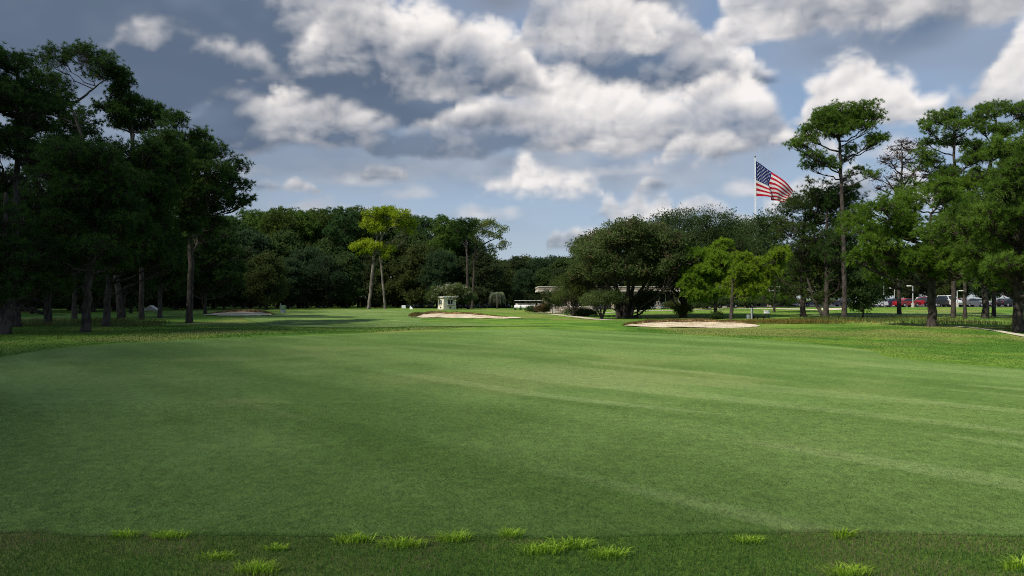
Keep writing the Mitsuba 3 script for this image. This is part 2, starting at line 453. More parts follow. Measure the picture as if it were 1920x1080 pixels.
# outlines in metres (east, north)
FAIRWAY = wavy(smooth_ring([(0, 6.85), (2, 6.80), (4.6, 6.72), (9, 6.6), (15, 7.6), (18.5, 14), (17.6, 19.5), (15.2, 23.4), (13.4, 28.0), (14.6, 33.5), (13.6, 40.5),
                       (10.5, 46.5), (6.0, 51.5), (0.0, 52.3), (-7.0, 48.5), (-13.4, 43.0), (-17.0, 37.5), (-18.0, 32.5), (-17.2, 27.0), (-15.0, 22.0), (-13.6, 16.0),
                       (-12.0, 10.0), (-9.0, 7.2), (-4.5, 6.92), (-2, 6.90)], 1400))
solo('fairway', sheet(FAIRWAY, 0.9, 0.004), 'mat_turf_fairway', 'closely mown pale green fairway filling the foreground, streaked by mower passes', kind='structure', smooth=True)
APPROACH = smooth_ring([(-18.5, 61.5), (-12, 57.5), (-5, 58.0), (1.2, 57.0), (2.6, 57.6), (-2.0, 64), (-7.5, 70), (-10, 90), (-15, 125), (-22, 160), (-34, 170), (-38, 140), (-36, 115), (-28, 84), (-22, 70)], 400)
solo('green', sheet(APPROACH, 1.2, 0.03), 'mat_turf_fairway', 'smooth mown green beyond the fairway in front of the dark trees', kind='structure', smooth=True)
RANGE = smooth_ring([(36, 92), (48, 93), (62, 92), (80, 92), (84, 104), (66, 110), (52, 110), (38, 106)], 240)
solo('green', sheet(RANGE, 1.2, 0.03), 'mat_turf_fairway', 'light green mown lawn between the right pines and the parked cars', kind='structure', smooth=True)


def bunker(name, ring, label, slope, lip, seed):
    """Sand that climbs to a ragged turf lip at its far edge. slope: rise from the near to the far edge; lip: height of the earth face."""
    rng = np.random.default_rng(seed)
    ring = smooth_ring(ring, 260)
    ring = ring + 0.10 * (rng.random(ring.shape) - 0.5)
    y0, y1 = ring[:, 1].min(), ring[:, 1].max()

    def z(x, y):
        u = (y - y0) / (y1 - y0)
        return ground_z(x, y) + slope * u ** 1.4 + (meshkit.noise(np.stack([x * 0.8, y * 0.8, 0 * x], -1), seed) - 0.5) * 0.10
    solo(name, sheet(ring, 0.5, 0.03, z), 'mat_sand', label, kind='structure', smooth=True)
    # earth face and turf lip along the far half of the outline
    far = ring[:, 1] > y0 + 0.42 * (y1 - y0)
    k = np.arange(len(ring))[far]
    pts = ring[k]
    pts = pts[np.argsort(pts[:, 0])]
    zz = z(pts[:, 0], pts[:, 1])
    u = np.clip((pts[:, 1] - y0) / (y1 - y0) - 0.42, 0, 1) / 0.58
    hgt = lip * u ** 0.8 * (0.7 + 0.6 * meshkit.noise(np.stack([pts[:, 0] * 1.3, pts[:, 0] * 0, pts[:, 0] * 0], -1), seed + 3))
    rows = []
    for back, up in ((0, -0.10), (0.10, 0.45), (0.16, 0.9), (0.5, 1.05), (1.6, 0.9), (3.4, 0.35), (6.0, -0.05)):
        y = pts[:, 1] + back + (0.05 * (rng.random(len(pts)) - 0.5) if back < 0.3 else 0)
        if back < 0.3:
            zr = zz + hgt * up
        else:
            t = sstep(0.4, 5.5, np.full_like(y, back))
            zr = (zz + hgt * up) * (1 - t) + (ground_z(pts[:, 0], y) - 0.02) * t
        rows.append(np.stack([pts[:, 0], y, zr], 1))
    m = len(pts)

    def strip(rr):
        v = np.vstack(rr)
        a, b = np.meshgrid(np.arange(len(rr) - 1), np.arange(m - 1), indexing='ij')
        return v, np.stack([a * m + b, a * m + b + 1, (a + 1) * m + b + 1, (a + 1) * m + b], -1).reshape(-1, 4)
    solo(name + '_lip', strip(rows[:3]), 'mat_dirt', 'bare brown earth face at the back of the ' + label.split(' bunker')[0].replace('wide ', '').replace('pale ', '') + ' bunker', kind='structure')
    solo(name + '_bank', strip(rows[2:]), 'mat_turf_rough', 'grassy bank rising behind the ' + label.split(' bunker')[0].replace('wide ', '').replace('pale ', '') + ' bunker', kind='structure', smooth=True)
    return rows[2]


LIP_A = bunker('bunker', [(8.8, 61.0), (12.0, 59.8), (15.0, 59.9), (17.8, 60.6), (19.0, 61.9), (17.6, 63.9), (14.6, 64.8), (11.5, 64.4), (9.2, 62.8)],
       'wide right sand bunker with a ragged brown lip below the trees', 0.20, 0.26, 5)
LIP_B = bunker('bunker_far', [(-11.2, 91.5), (-6.0, 87.0), (0.0, 86.2), (1.4, 88.0), (-1.5, 92.5), (-5.5, 96.5), (-9.5, 98.0), (-12.0, 96.0)],
       'pale middle sand bunker in front of the small hut', 0.20, 0.30, 6)
LIP_C = bunker('bunker_left', [(-38, 99), (-34, 97), (-30.5, 98), (-29.8, 100), (-33, 104), (-37, 104)],
       'small left sand bunker sunk in the shaded rough', 0.22, 0.40, 7)


def ribbon(pts, width, lift=0.035, n=80):
    p = np.asarray(pts, float)
    t = np.linspace(0, len(p) - 1, n)
    k = np.minimum(t.astype(int), len(p) - 2)
    q = p[k] + (p[k + 1] - p[k]) * (t - k)[:, None]
    for _ in range(6):
        q[1:-1] = (q[:-2] + 2 * q[1:-1] + q[2:]) / 4
    d = np.gradient(q, axis=0)
    d /= np.linalg.norm(d, axis=1, keepdims=True)
    nrm = np.stack([-d[:, 1], d[:, 0]], 1)
    w = np.broadcast_to(width, (n,))[:, None] / 2
    rows = [q + nrm * w * s for s in (1, 0.33, -0.33, -1)]
    v = np.vstack([np.column_stack([r, ground_z(r[:, 0], r[:, 1]) + lift]) for r in rows])
    a, b = np.meshgrid(np.arange(3), np.arange(n - 1), indexing='ij')
    f = np.stack([a * n + b, (a + 1) * n + b, (a + 1) * n + b + 1, a * n + b + 1], -1).reshape(-1, 4)
    return v, f


solo('path', ribbon([(2.6, 112), (5.0, 106), (7.2, 97), (9.2, 86.5), (10.0, 83)], 1.5), 'mat_path_sand', 'pale sandy footpath curving towards the multi-stemmed shrub', kind='structure', smooth=True)
solo('cart_path', ribbon([(4, 128), (9, 122), (14, 118), (20, 123), (27, 128), (36, 132), (42, 126), (46, 121), (49, 122), (51, 128)], 3.4), 'mat_path_sand',
     'pale concrete cart path sweeping past the clubhouse', kind='structure', smooth=True)
solo('path', ribbon([(32.4, 69), (33.2, 61), (32.0, 54), (30.0, 47.8), (27.6, 40)], np.linspace(0.12, 0.85, 80)), 'mat_path_sand', 'thin strip of bare sand beside the rightmost pine', kind='structure', smooth=True)
lot = [(40, 136), (120, 136), (120, 215), (40, 215)]
lot_ring = np.array(shapely.segmentize(Polygon(lot), 4).exterior.coords)[:-1]
solo('car_park', sheet(lot_ring, 4, 0.04), 'mat_asphalt', 'dark asphalt car park behind the pines on the right', kind='structure')

# ---------------------------------------------------------------- trees
def bez(a, c, b, n, rng, wob):
    t = np.linspace(0, 1, n)[:, None]
    p = (1 - t) ** 2 * a + 2 * t * (1 - t) * c + t ** 2 * b
    p[1:-1] += rng.normal(0, wob, (n - 2, 3))
    return p


def needles(rng, centers, dirs, count, length, width, spread=(0.25, 1.5), colors=None):
    """Tufts of pine needles: COUNT slim triangles fanning out of each centre around its direction."""
    n = len(centers)
    c = np.repeat(centers, count, 0)
    d = np.repeat(dirs, count, 0)
    r = rng.normal(size=(n * count, 3))
    r -= d * (r * d).sum(1, keepdims=True)
    r /= np.linalg.norm(r, axis=1, keepdims=True) + 1e-9
    th = rng.uniform(*spread, n * count)[:, None]
    axis_ = d * np.cos(th) + r * np.sin(th)
    side = np.cross(axis_, rng.normal(size=axis_.shape))
    side /= np.linalg.norm(side, axis=1, keepdims=True) + 1e-9
    L = length * rng.uniform(0.7, 1.15, n * count)[:, None]
    b = c + axis_ * L * 0.12
    tip = c + axis_ * L
    tip[:, 2] -= 0.12 * L[:, 0] * np.sin(th[:, 0])
    v = np.stack([b - side * width / 2, b + side * width / 2, tip], 1).reshape(-1, 3)
    f = np.arange(len(v)).reshape(-1, 3)
    col = np.repeat(np.repeat(colors, count, 0) * rng.uniform(0.8, 1.2, (n * count, 1)), 3, 0)
    return v, f, col


def leaves(rng, centers, dirs, count, sigma, length, width, colors):
    """Sprays of broad leaves round each centre, each a folded rhombus of two triangles."""
    n = len(centers) * count
    c = np.repeat(centers, count, 0) + np.clip(rng.normal(0, 1, (n, 3)), -1.6, 1.6) * np.array([sigma, sigma, sigma * 0.7])
    d = np.repeat(dirs, count, 0) * 0.7 + rng.normal(0, 0.75, (n, 3))
    d /= np.linalg.norm(d, axis=1, keepdims=True)
    nrm = rng.normal(0, 0.6, (n, 3)) + np.array([0, 0, 0.8]) + np.repeat(dirs, count, 0) * 0.3
    s = np.cross(nrm, d)
    s /= np.linalg.norm(s, axis=1, keepdims=True) + 1e-9
    L = length * rng.uniform(0.65, 1.25, n)[:, None]
    W = width * rng.uniform(0.7, 1.2, n)[:, None]
    m = c + d * L * 0.5
    up = np.cross(d, s) * W * 0.18
    v = np.stack([c, m + s * W / 2 + up, c + d * L, m - s * W / 2 + up], 1).reshape(-1, 3)
    k = np.arange(n)[:, None] * 4
    f = np.vstack([k + np.array([0, 1, 2]), k + np.array([0, 2, 3])])
    col = np.repeat(np.repeat(colors, count, 0) * rng.uniform(0.75, 1.25, (n, 1)), 4, 0)
    return v, f, col


def tree(seed, trunks, blobs, kind='pine', pal=((0.030, 0.062, 0.016), (0.062, 0.120, 0.026)), count=14, length=0.34, width=0.051, sub=0.55, per_sub=7,
         twigs=True, twig=0.018, limb=0.020, sides=8, rise=0.35, flat=0.55, accents=(), needle_spread=(0.25, 1.5), thick=None):
    """(wood, foliage) of one tree. trunks: polylines [(x, y, z, radius), ...]; blobs: foliage masses (x, y, z, rx, ry, rz, tufts), each on a limb of its own."""
    rng = np.random.default_rng(seed)
    thick = thick or (3.6 if kind == 'pine' else 3.2)
    wood, fol = [], []
    dense = []
    for tr in trunks:
        tr = np.asarray(tr, float)
        t = np.linspace(0, len(tr) - 1, max(14, 5 * len(tr)))
        k = np.minimum(t.astype(int), len(tr) - 2)
        q = tr[k] + (tr[k + 1] - tr[k]) * (t - k)[:, None]
        for _ in range(3):
            q[1:-1] = (q[:-2] + 2 * q[1:-1] + q[2:]) / 4
        q[1:-1, :2] += rng.normal(0, 0.12 * q[0, 3], (len(q) - 2, 2))
        zz = q[:, 2] - q[0, 2]
        q[:, 3] *= 1 + 0.28 * np.exp(-np.maximum(zz, 0) / 0.4)
        wood.append(tube(q[:, :3], q[:, 3], sides))
        dense.append(q)
    spine = np.vstack(dense)
    for (cx, cy, cz, rx, ry, rz, n) in blobs:
        n = n * thick
        c = np.array([cx, cy, cz])
        hd = np.hypot(spine[:, 0] - cx, spine[:, 1] - cy)
        want = cz - rise * hd - 0.25 * rz
        cost = np.abs(spine[:, 2] - want) + 0.35 * hd
        a = spine[np.argmin(cost)]
        r0 = min(a[3] * 0.75, limb * n ** 0.45 * 0.42 + 0.012)
        low = c - np.array([0, 0, rz * 0.3])
        ctrl = a[:3] + (low - a[:3]) * np.array([0.55, 0.55, 0.22])
        path = bez(a[:3], ctrl, low, 8, rng, 0.02 * np.linalg.norm(low - a[:3]))
        wood.append(tube(path, np.linspace(r0, r0 * 0.35, 8), max(4, sides - 3)))
        m = max(1, int(round(n / per_sub)))
        u = rng.normal(size=(m * 3, 3))
        u /= np.linalg.norm(u, axis=1, keepdims=True)
        u = u[u[:, 2] > -0.75][:m] if (u[:, 2] > -0.75).sum() >= m else u[:m]
        u[:, 2] = np.where(u[:, 2] < 0, u[:, 2] * flat, u[:, 2])
        rad = rng.uniform(0.45, 1.0, (m, 1)) ** 0.6
        subs = c + u * rad * np.array([rx, ry, rz])
        pts, dr_ = [], []
        for s_, uu in zip(subs, u):
            k = rng.integers(4, 8)
            ctrl2 = path[k] + (s_ - path[k]) * np.array([0.6, 0.6, 0.25])
            sp = bez(path[k], ctrl2, s_, 5, rng, 0.03)
            wood.append(tube(sp, np.linspace(r0 * 0.38, 0.012 + r0 * 0.06, 5), 4))
            kk = max(2, int(rng.poisson(per_sub)))
            o = np.clip(rng.normal(0, sub, (kk, 3)), -1.5 * sub, 1.5 * sub) * np.array([1, 1, 0.6])
            p = s_ + o
            pts.append(p)
            dd = o / (np.linalg.norm(o, axis=1, keepdims=True) + 1e-6) * 0.5 + uu * 0.5 + np.array([0, 0, 0.45]) + rng.normal(0, 0.25, (kk, 3))
            dr_.append(dd / np.linalg.norm(dd, axis=1, keepdims=True))
            if twigs:
                for q in p:
                    wood.append(tube(np.array([s_ - (s_ - path[k]) * 0.15, q]), np.array([twig, twig * 0.45]), 3))
        pts, dr_ = np.vstack(pts), np.vstack(dr_)
        mixc = np.clip(rng.random() * 0.5 + rng.random((len(pts), 1)) * 0.6, 0, 1)
        col = np.array(pal[0]) * (1 - mixc) + np.array(pal[1]) * mixc
        for (share, rgb) in accents:
            pick = rng.random(len(pts)) < share
            col[pick] = np.array(rgb)
        if kind == 'pine':
            fol.append(needles(rng, pts, dr_, count, length, width, needle_spread, col))
        else:
            fol.append(leaves(rng, pts, dr_, count, sub * 0.55, length, width, col))
    v, f = join([(x[0], x[1]) for x in fol])
    return join(wood), (v, f), np.clip(np.vstack([x[2] for x in fol]), 0, 1)


def plant_tree(name, label, made, bark='mat_bark', at=None, group=None, cat='tree'):
    wood, fol, col = made
    key = thing(name, label, cat, group)
    part(key, 'trunk', wood, bark, smooth=True, at=at)
    part(key, 'crown', fol, 'mat_leaf', color=col, at=at)
    return key


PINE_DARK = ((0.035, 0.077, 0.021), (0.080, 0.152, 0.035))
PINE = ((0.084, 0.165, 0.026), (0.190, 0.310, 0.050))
PINE_BRIGHT = ((0.090, 0.180, 0.022), (0.215, 0.350, 0.046))
OAK_DARK = ((0.046, 0.082, 0.028), (0.104, 0.160, 0.052))
OAK_RED = ((0.072, 0.124, 0.038), (0.170, 0.220, 0.078))
LIME = ((0.120, 0.240, 0.024), (0.272, 0.416, 0.040))


def stem(px, dist, lean_px=0.0, top_py=400, r=0.3, r_top=0.08, mids=(), slim=0.8):
    """A trunk whose foot stands on the ground at column px, dist metres north; the top is at picture row top_py. mids: further (column, row, radius)."""
    x = bearing(px, dist)
    pts = [(x, dist, float(ground_z(x, dist)) - 0.15, r * slim)]
    for (mx, my, mr) in mids:
        pts.append((bearing(mx, dist), dist, height_of(my, dist), mr * slim))
    pts.append((bearing(px + lean_px, dist), dist, height_of(top_py, dist), r_top))
    return pts


def mass(px, py, dist, wpx, hpx, n, off=0.0, deep=1.0):
    """A foliage mass centred at column px, row py, dist + off metres north, wpx and hpx its half sizes in 1920ths of the picture at that distance."""
    s = dist / 1507
    x, z = (px - 960) * s, height_of(py, dist)
    return (x, dist + off, z, wpx * s, wpx * s * deep, hpx * s, n)


def spread_masses(rng, dist, outline, count, wpx, hpx, n, depth):
    """COUNT foliage masses spread over a rough crown outline (columns and rows), staggered in depth."""
    poly = Polygon(outline)
    inner = poly.buffer(-0.6 * min(wpx, hpx))
    poly = inner if inner.geom_type == 'Polygon' and inner.area > 0.15 * poly.area else poly
    x0, y0, x1, y1 = poly.bounds
    out, pts = [], []
    tries = 0
    while len(out) < count and tries < 4000:
        tries += 1
        p = np.array([rng.uniform(x0, x1), rng.uniform(y0, y1)])
        o = rng.uniform(-1, 1) * depth
        if not shapely.contains_xy(poly, p[0], p[1]):
            continue
        gap = 0.95 if tries < 1500 else 0.6
        if any(math.hypot((p[0] - q[0]) / wpx, (p[1] - q[1]) / hpx) < gap and abs(o - q[2]) < depth * 0.7 for q in pts):
            continue
        pts.append((p[0], p[1], o))
        out.append(mass(p[0], p[1], dist, wpx * rng.uniform(0.8, 1.15), hpx * rng.uniform(0.8, 1.15), n, o, 0.9))
    return out


# --- the tall flat-topped pine on the right
rng = np.random.default_rng(101)
D = 84.0
tall = [mass(*a) for a in [
    (1548, 226, D, 26, 22, 44, -0.6), (1585, 207, D, 32, 18, 52, 0.4), (1628, 206, D, 24, 18, 40, -0.4), (1600, 228, D, 34, 18, 52, 0.9), (1524, 250, D, 20, 16, 30, 0.6),
    (1560, 252, D, 26, 14, 34, -1.0), (1508, 268, D, 20, 10, 20, -0.3), (1645, 222, D, 13, 12, 16, 0.2), (1620, 240, D, 16, 10, 14, -1.2),
    (1495, 268, D, 16, 9, 14, 0.8), (1520, 292, D, 18, 9, 18, -0.8), (1548, 300, D, 20, 8, 18, 0.3), (1530, 306, D, 18, 7, 14, 1.2), (1565, 312, D, 10, 7, 8, -0.4),
    (1600, 278, D, 15, 8, 12, 0.6), (1640, 262, D, 18, 8, 16, -0.6), (1655, 256, D, 14, 8, 12, 0.5), (1625, 272, D, 12, 7, 9, -1.1),
    (1612, 318, D, 14, 9, 12, 0.4), (1632, 325, D, 14, 9, 10, -0.7), (1590, 296, D, 9, 7, 6, 0.5), (1570, 238, D, 30, 16, 40, -.2), (1610, 218, D, 30, 16, 40, .3), (1535, 232, D, 22, 14, 30, .2), (1560, 212, D, 26, 16, 36, .8)]]
plant_tree('pine_tree', 'tall lone pine with a bare straight trunk and flat rounded crown right of the flag',
           tree(1, [stem(1583, D, -10, 222, 0.34, 0.10, [(1583, 450, 0.29), (1578, 330, 0.24), (1577, 285, 0.19)])], tall, thick=5.2, pal=PINE, count=16, length=0.36, width=0.052, sub=0.32, per_sub=5, rise=0.55, limb=0.026))

# --- pines at the right edge
D = 62.0
o = [(1735, 240), (1760, 212), (1800, 205), (1830, 230), (1822, 270), (1845, 330), (1800, 345), (1760, 330)]
plant_tree('pine_tree', 'tall pine with an open crown left of the broad high crown',
           tree(2, [stem(1787, 88, 5, 225, 0.32, 0.10, [(1788, 450, 0.27), (1790, 330, 0.2)])],
                [mass(*a) for a in [(1760, 222, 88, 26, 14, 36), (1792, 212, 88, 26, 14, 36, 1), (1738, 246, 88, 14, 14, 20, -1), (1752, 300, 88, 20, 12, 20, .5), (1800, 260, 88, 26, 18, 40, 1), (1815, 300, 88, 26, 18, 40, -1),
                                    (1790, 320, 88, 22, 14, 30, .8), (1765, 328, 88, 20, 12, 26, -1), (1826, 230, 88, 14, 12, 18), (1715, 345, 88, 24, 12, 20, 1.2), (1735, 290, 88, 18, 10, 20), (1780, 240, 88, 20, 14, 24, -1.5), (1770, 350, 88, 26, 14, 34, 1), (1810, 345, 88, 24, 14, 34, -1), (1748, 262, 88, 14, 10, 16, 1), (1725, 310, 88, 16, 8, 12)]],
                pal=PINE, thick=5.2, count=16, length=0.38, width=0.052, sub=0.32, per_sub=6, rise=0.6, limb=0.026))
rng = np.random.default_rng(3)
plant_tree('pine_tree', 'broad high pine crown at the right edge above the brighter foliage',
           tree(3, [stem(1846, 86, 25, 225, 0.42, 0.10, [(1846, 450, 0.36), (1856, 320, 0.24)])],
                [mass(*a) for a in [(1850, 215, 86, 24, 14, 34), (1880, 200, 86, 30, 14, 44, 1), (1915, 208, 86, 26, 16, 44, -1), (1945, 225, 86, 26, 18, 44), (1838, 245, 86, 18, 14, 24, -1), (1905, 240, 86, 20, 12, 22, 2),
                                    (1930, 280, 86, 30, 18, 50, 0.5), (1850, 290, 86, 24, 16, 34, 1), (1890, 305, 86, 26, 16, 40, -1.5), (1960, 320, 86, 30, 20, 50, 1), (1840, 330, 86, 24, 14, 34), (1870, 250, 86, 22, 12, 26, -2), (1840, 270, 86, 18, 12, 24, 1), (1900, 275, 86, 24, 14, 34, 1.5), (1870, 330, 86, 26, 16, 40, 2), (1920, 340, 86, 28, 18, 44, -1)]],
                pal=PINE, thick=5.2, count=16, length=0.38, width=0.052, sub=0.32, per_sub=6, rise=0.6, limb=0.028))
rng = np.random.default_rng(4)
D = 60.0
plant_tree('pine_tree', 'bright green young pine with a low full crown near the right rough',
           tree(4, [stem(1747, D, 0, 400, 0.42, 0.09, [(1748, 520, 0.34), (1745, 460, 0.22)])],
                spread_masses(rng, D, [(1594, 440), (1618, 375), (1690, 352), (1735, 338), (1800, 340), (1845, 400), (1845, 490), (1810, 540), (1740, 520), (1690, 535), (1615, 515)], 36, 30, 22, 30, 3.4),
                pal=PINE_BRIGHT, count=20, length=0.40, width=0.049, sub=0.32, per_sub=6, rise=0.4, limb=0.026))
rng = np.random.default_rng(5)
D = 50.0
plant_tree('pine_tree', 'nearest right pine, its drooping crown cut by the right edge of the view',
           tree(5, [stem(1909, D + 0.3, 10, 300, 0.40, 0.10, [(1908, 520, 0.34), (1910, 420, 0.24)])],
                spread_masses(rng, D, [(1770, 430), (1780, 345), (1815, 290), (1860, 262), (1930, 255), (2030, 290), (2070, 480), (1990, 565), (1900, 550), (1810, 525)], 42, 34, 26, 36, 3.6),
                pal=PINE, count=20, length=0.36, width=0.043, sub=0.32, per_sub=6, rise=0.4, limb=0.026))
rng = np.random.default_rng(6)
plant_tree('pine_tree', 'slim pine with bright mid-height foliage left of the right edge',
           tree(6, [stem(1809, 86, 0, 360, 0.24, 0.08, [(1810, 480, 0.20)])],
                spread_masses(rng, 86, [(1740, 440), (1765, 330), (1820, 310), (1870, 340), (1900, 440), (1860, 525), (1780, 520)], 22, 28, 20, 30, 3.0),
                pal=PINE_BRIGHT, count=16, length=0.40, width=0.052, sub=0.32, per_sub=6, rise=0.4))
rng = np.random.default_rng(7)
plant_tree('pine_tree', 'slender pine behind the two touching trunks at the right',
           tree(7, [stem(1863, 90, 6, 350, 0.27, 0.08, [(1864, 480, 0.23)])],
                spread_masses(rng, 90, [(1830, 440), (1860, 380), (1920, 370), (1960, 430), (1940, 500), (1870, 500)], 14, 30, 20, 30, 3.0),
                pal=PINE, count=14, length=0.42, width=0.058, sub=0.32, per_sub=6, rise=0.4))
# --- bare brown tree between the tall pine and the right pines
rng = np.random.default_rng(8)
D = 97.0
dead = [mass(*a) for a in [(1690, 275, D, 26, 16, 26), (1720, 272, D, 22, 16, 24, 1), (1665, 300, D, 22, 16, 22, -1), (1740, 300, D, 20, 18, 22), (1705, 300, D, 26, 16, 22, 1.5), (1650, 330, D, 16, 12, 14),
                           (1725, 330, D, 26, 14, 24, -1), (1690, 330, D, 22, 14, 20, 1), (1755, 325, D, 16, 14, 16), (1660, 352, D, 18, 8, 14, -.5), (1745, 350, D, 20, 10, 16, 1)]]
plant_tree('bare_tree', 'mostly bare tree with purplish twigs and withered brown leaves between the pines',
           tree(8, [stem(1686, D, 8, 285, 0.30, 0.07, [(1686, 450, 0.25), (1692, 350, 0.19)]), [(bearing(1692, D), D, height_of(352, D), 0.15), (bearing(1735, D), D + .4, height_of(300, D), 0.06)],
                    [(bearing(1690, D), D, height_of(372, D), 0.14), (bearing(1655, D), D - .4, height_of(330, D), 0.05)]],
                dead, kind='leaf', thick=5.0, twig=0.04, pal=((0.120, 0.072, 0.062), (0.24, 0.14, 0.11)), count=1, length=0.24, width=0.12, sub=0.42, per_sub=7, rise=0.7, limb=0.028))

# --- the darker pine group left of the tall pine
rng = np.random.default_rng(9)
D = 92.0
plant_tree('pine_tree', 'broad dark green pine hiding the end of the flag',
           tree(9, [stem(1506, D, 5, 400, 0.40, 0.10, [(1504, 500, 0.34)])],
                spread_masses(rng, D, [(1450, 470), (1460, 390), (1495, 348), (1530, 335), (1570, 350), (1580, 440), (1570, 555), (1500, 570), (1450, 545)], 34, 26, 22, 34, 3.6),
                pal=((0.042, 0.084, 0.022), (0.119, 0.175, 0.042)), count=14, length=0.36, width=0.058, sub=0.32, per_sub=6, rise=0.4))
rng = np.random.default_rng(10)
D = 88.0
plant_tree('pine_tree', 'dark pine with a leaning side stem behind the tall bare trunk',
           tree(10, [stem(1549, D, 3, 390, 0.40, 0.10, [(1550, 500, 0.33)]), [(bearing(1546, D), D, -0.1, 0.2), (bearing(1530, D), D + .5, height_of(565, D), 0.17), (bearing(1520, D), D + 1, height_of(520, D), 0.1)]],
                spread_masses(rng, D, [(1525, 370), (1560, 335), (1600, 350), (1625, 400), (1632, 480), (1620, 555), (1555, 565), (1530, 480)], 30, 26, 22, 32, 3.4),
                pal=PINE_DARK, count=14, length=0.36, width=0.058, sub=0.32, per_sub=6, rise=0.4))
rng = np.random.default_rng(11)
D = 86.0
plant_tree('small_tree', 'low dark bushy tree sweeping to the ground right of the tall bare trunk',
           tree(11, [stem(1618, D, 0, 500, 0.12, 0.05)],
                spread_masses(rng, D, [(1590, 520), (1620, 500), (1650, 530), (1648, 570), (1640, 588), (1600, 592), (1590, 570)], 12, 16, 13, 34, 1.4),
                kind='leaf', pal=OAK_DARK, count=7, length=0.26, width=0.12, sub=0.35, per_sub=6, twigs=False, rise=0.4))
# --- the two lime green young trees
rng = np.random.default_rng(12)
D = 86.0
plant_tree('young_pine', 'bright lime green young pine just right of the black oak trunk',
           tree(12, [stem(1340, D, 3, 480, 0.26, 0.07, [(1342, 560, 0.19)])],
                [mass(*a) for a in [(1308, 480, D, 20, 14, 30), (1355, 465, D, 17, 14, 26), (1345, 490, D, 24, 14, 34, -1), (1298, 512, D, 20, 14, 30, .5), (1325, 505, D, 22, 14, 30, -1.2), (1365, 490, D, 15, 12, 22, 1),
                                    (1310, 535, D, 22, 14, 30, .3), (1345, 525, D, 24, 14, 32, 1), (1300, 552, D, 16, 10, 20, -.5), (1372, 520, D, 18, 14, 26), (1345, 548, D, 20, 9, 16, -1), (1290, 530, D, 14, 14, 22, -.4), (1330, 475, D, 18, 12, 24, .6), (1385, 540, D, 18, 12, 24, .4), (1318, 560, D, 22, 8, 18, .5)]],
                pal=LIME, thick=7, count=20, length=0.38, width=0.058, sub=0.32, per_sub=6, rise=0.4))
D = 79.0
plant_tree('young_pine', 'yellowish lime young pine right of the other lime one, above the post on the grass',
           tree(13, [stem(1369, D, 4, 500, 0.26, 0.07, [(1373, 562, 0.2)])],
                [mass(*a) for a in [(1398, 490, D, 20, 12, 26), (1420, 500, D, 18, 12, 26, 1), (1388, 510, D, 18, 12, 24, -1), (1405, 520, D, 24, 12, 28), (1380, 535, D, 20, 10, 22, 1), (1415, 540, D, 22, 10, 22, -.6), (1440, 515, D, 14, 12, 20), (1452, 495, D, 12, 12, 18, .5), (1462, 478, D, 12, 12, 20, -.4), (1430, 530, D, 18, 12, 24, .8), (1395, 552, D, 20, 8, 16, .4)]],
                pal=((0.150, 0.250, 0.020), (0.320, 0.440, 0.042)), thick=7, count=18, length=0.38, width=0.065, sub=0.4, per_sub=6, rise=0.4))
D = 112.0
plant_tree('young_pine', 'green young pine with a light upper tip left of the broad dark pine',
           tree(14, [stem(1451, D, 4, 490, 0.22, 0.07)],
                [mass(*a) for a in [(1456, 475, D, 14, 14, 28), (1430, 556, D, 18, 10, 22, .4), (1470, 560, D, 18, 10, 22, -.4), (1446, 495, D, 16, 12, 26, 1), (1470, 500, D, 16, 14, 28, -1), (1455, 525, D, 22, 14, 34), (1435, 540, D, 18, 12, 24, 1), (1475, 540, D, 18, 12, 24, 1)]],
                pal=((0.070, 0.154, 0.022), (0.168, 0.280, 0.039)), count=16, length=0.42, width=0.072, sub=0.32, per_sub=6, rise=0.4))

# --- the great spreading oaks in the middle
rng = np.random.default_rng(15)
D = 91.0
bx = bearing(1170, D)
legs = [[(bx + dx, D + dy, -0.15, r), (bx + dx * 1.6, D + dy * 1.5, 1.6, r * 0.85), (bx + ex, D + ey, 4.6, r * 0.5), (bx + ex * 1.7, D + ey * 1.7, 7.2, 0.07)] for dx, dy, r, ex, ey in
        [(-0.55, 0, 0.30, -2.4, -0.5), (-0.2, 0.2, 0.30, -1.0, 1.2), (0.1, -0.25, 0.34, 0.4, -1.4), (0.4, 0.2, 0.30, 1.4, 0.8), (0.65, 0, 0.28, 2.8, -0.3)]]
plant_tree('spreading_tree', 'huge domed dark tree with reddish tinge and thick fused trunk, middle of the view',
           tree(15, legs,
                spread_masses(rng, D, [(1078, 500), (1085, 455), (1120, 432), (1170, 423), (1230, 425), (1275, 445), (1290, 490), (1270, 528), (1210, 530), (1150, 528), (1090, 530)], 52, 30, 19, 40, 5.2),
                kind='leaf', pal=OAK_RED, count=11, length=0.30, width=0.15, sub=0.48, per_sub=7, twigs=False, rise=0.8, limb=0.02, accents=((0.10, (0.17, 0.12, 0.08)),)), 'mat_oak_bark')
rng = np.random.default_rng(16)
D = 92.0
plant_tree('oak_tree', 'tall dark live oak on a single black trunk right of the huge domed tree',
           tree(16, [stem(1281, D, 3, 440, 0.50, 0.12, [(1281, 540, 0.42), (1284, 490, 0.30)]), [(bearing(1280, D), D, height_of(563, D), 0.20), (bearing(1262, D), D - .4, height_of(545, D), 0.15), (bearing(1235, D), D - 1, height_of(520, D), 0.07)]],
                spread_masses(rng, D, [(1225, 420), (1255, 398), (1290, 394), (1330, 402), (1372, 420), (1388, 455), (1375, 500), (1300, 545), (1240, 540), (1225, 480)], 44, 30, 20, 40, 4.6),
                kind='leaf', pal=OAK_DARK, count=10, length=0.24, width=0.11, sub=0.55, per_sub=6, twigs=False, rise=0.8), 'mat_oak_bark')
rng = np.random.default_rng(17)
D = 98.0
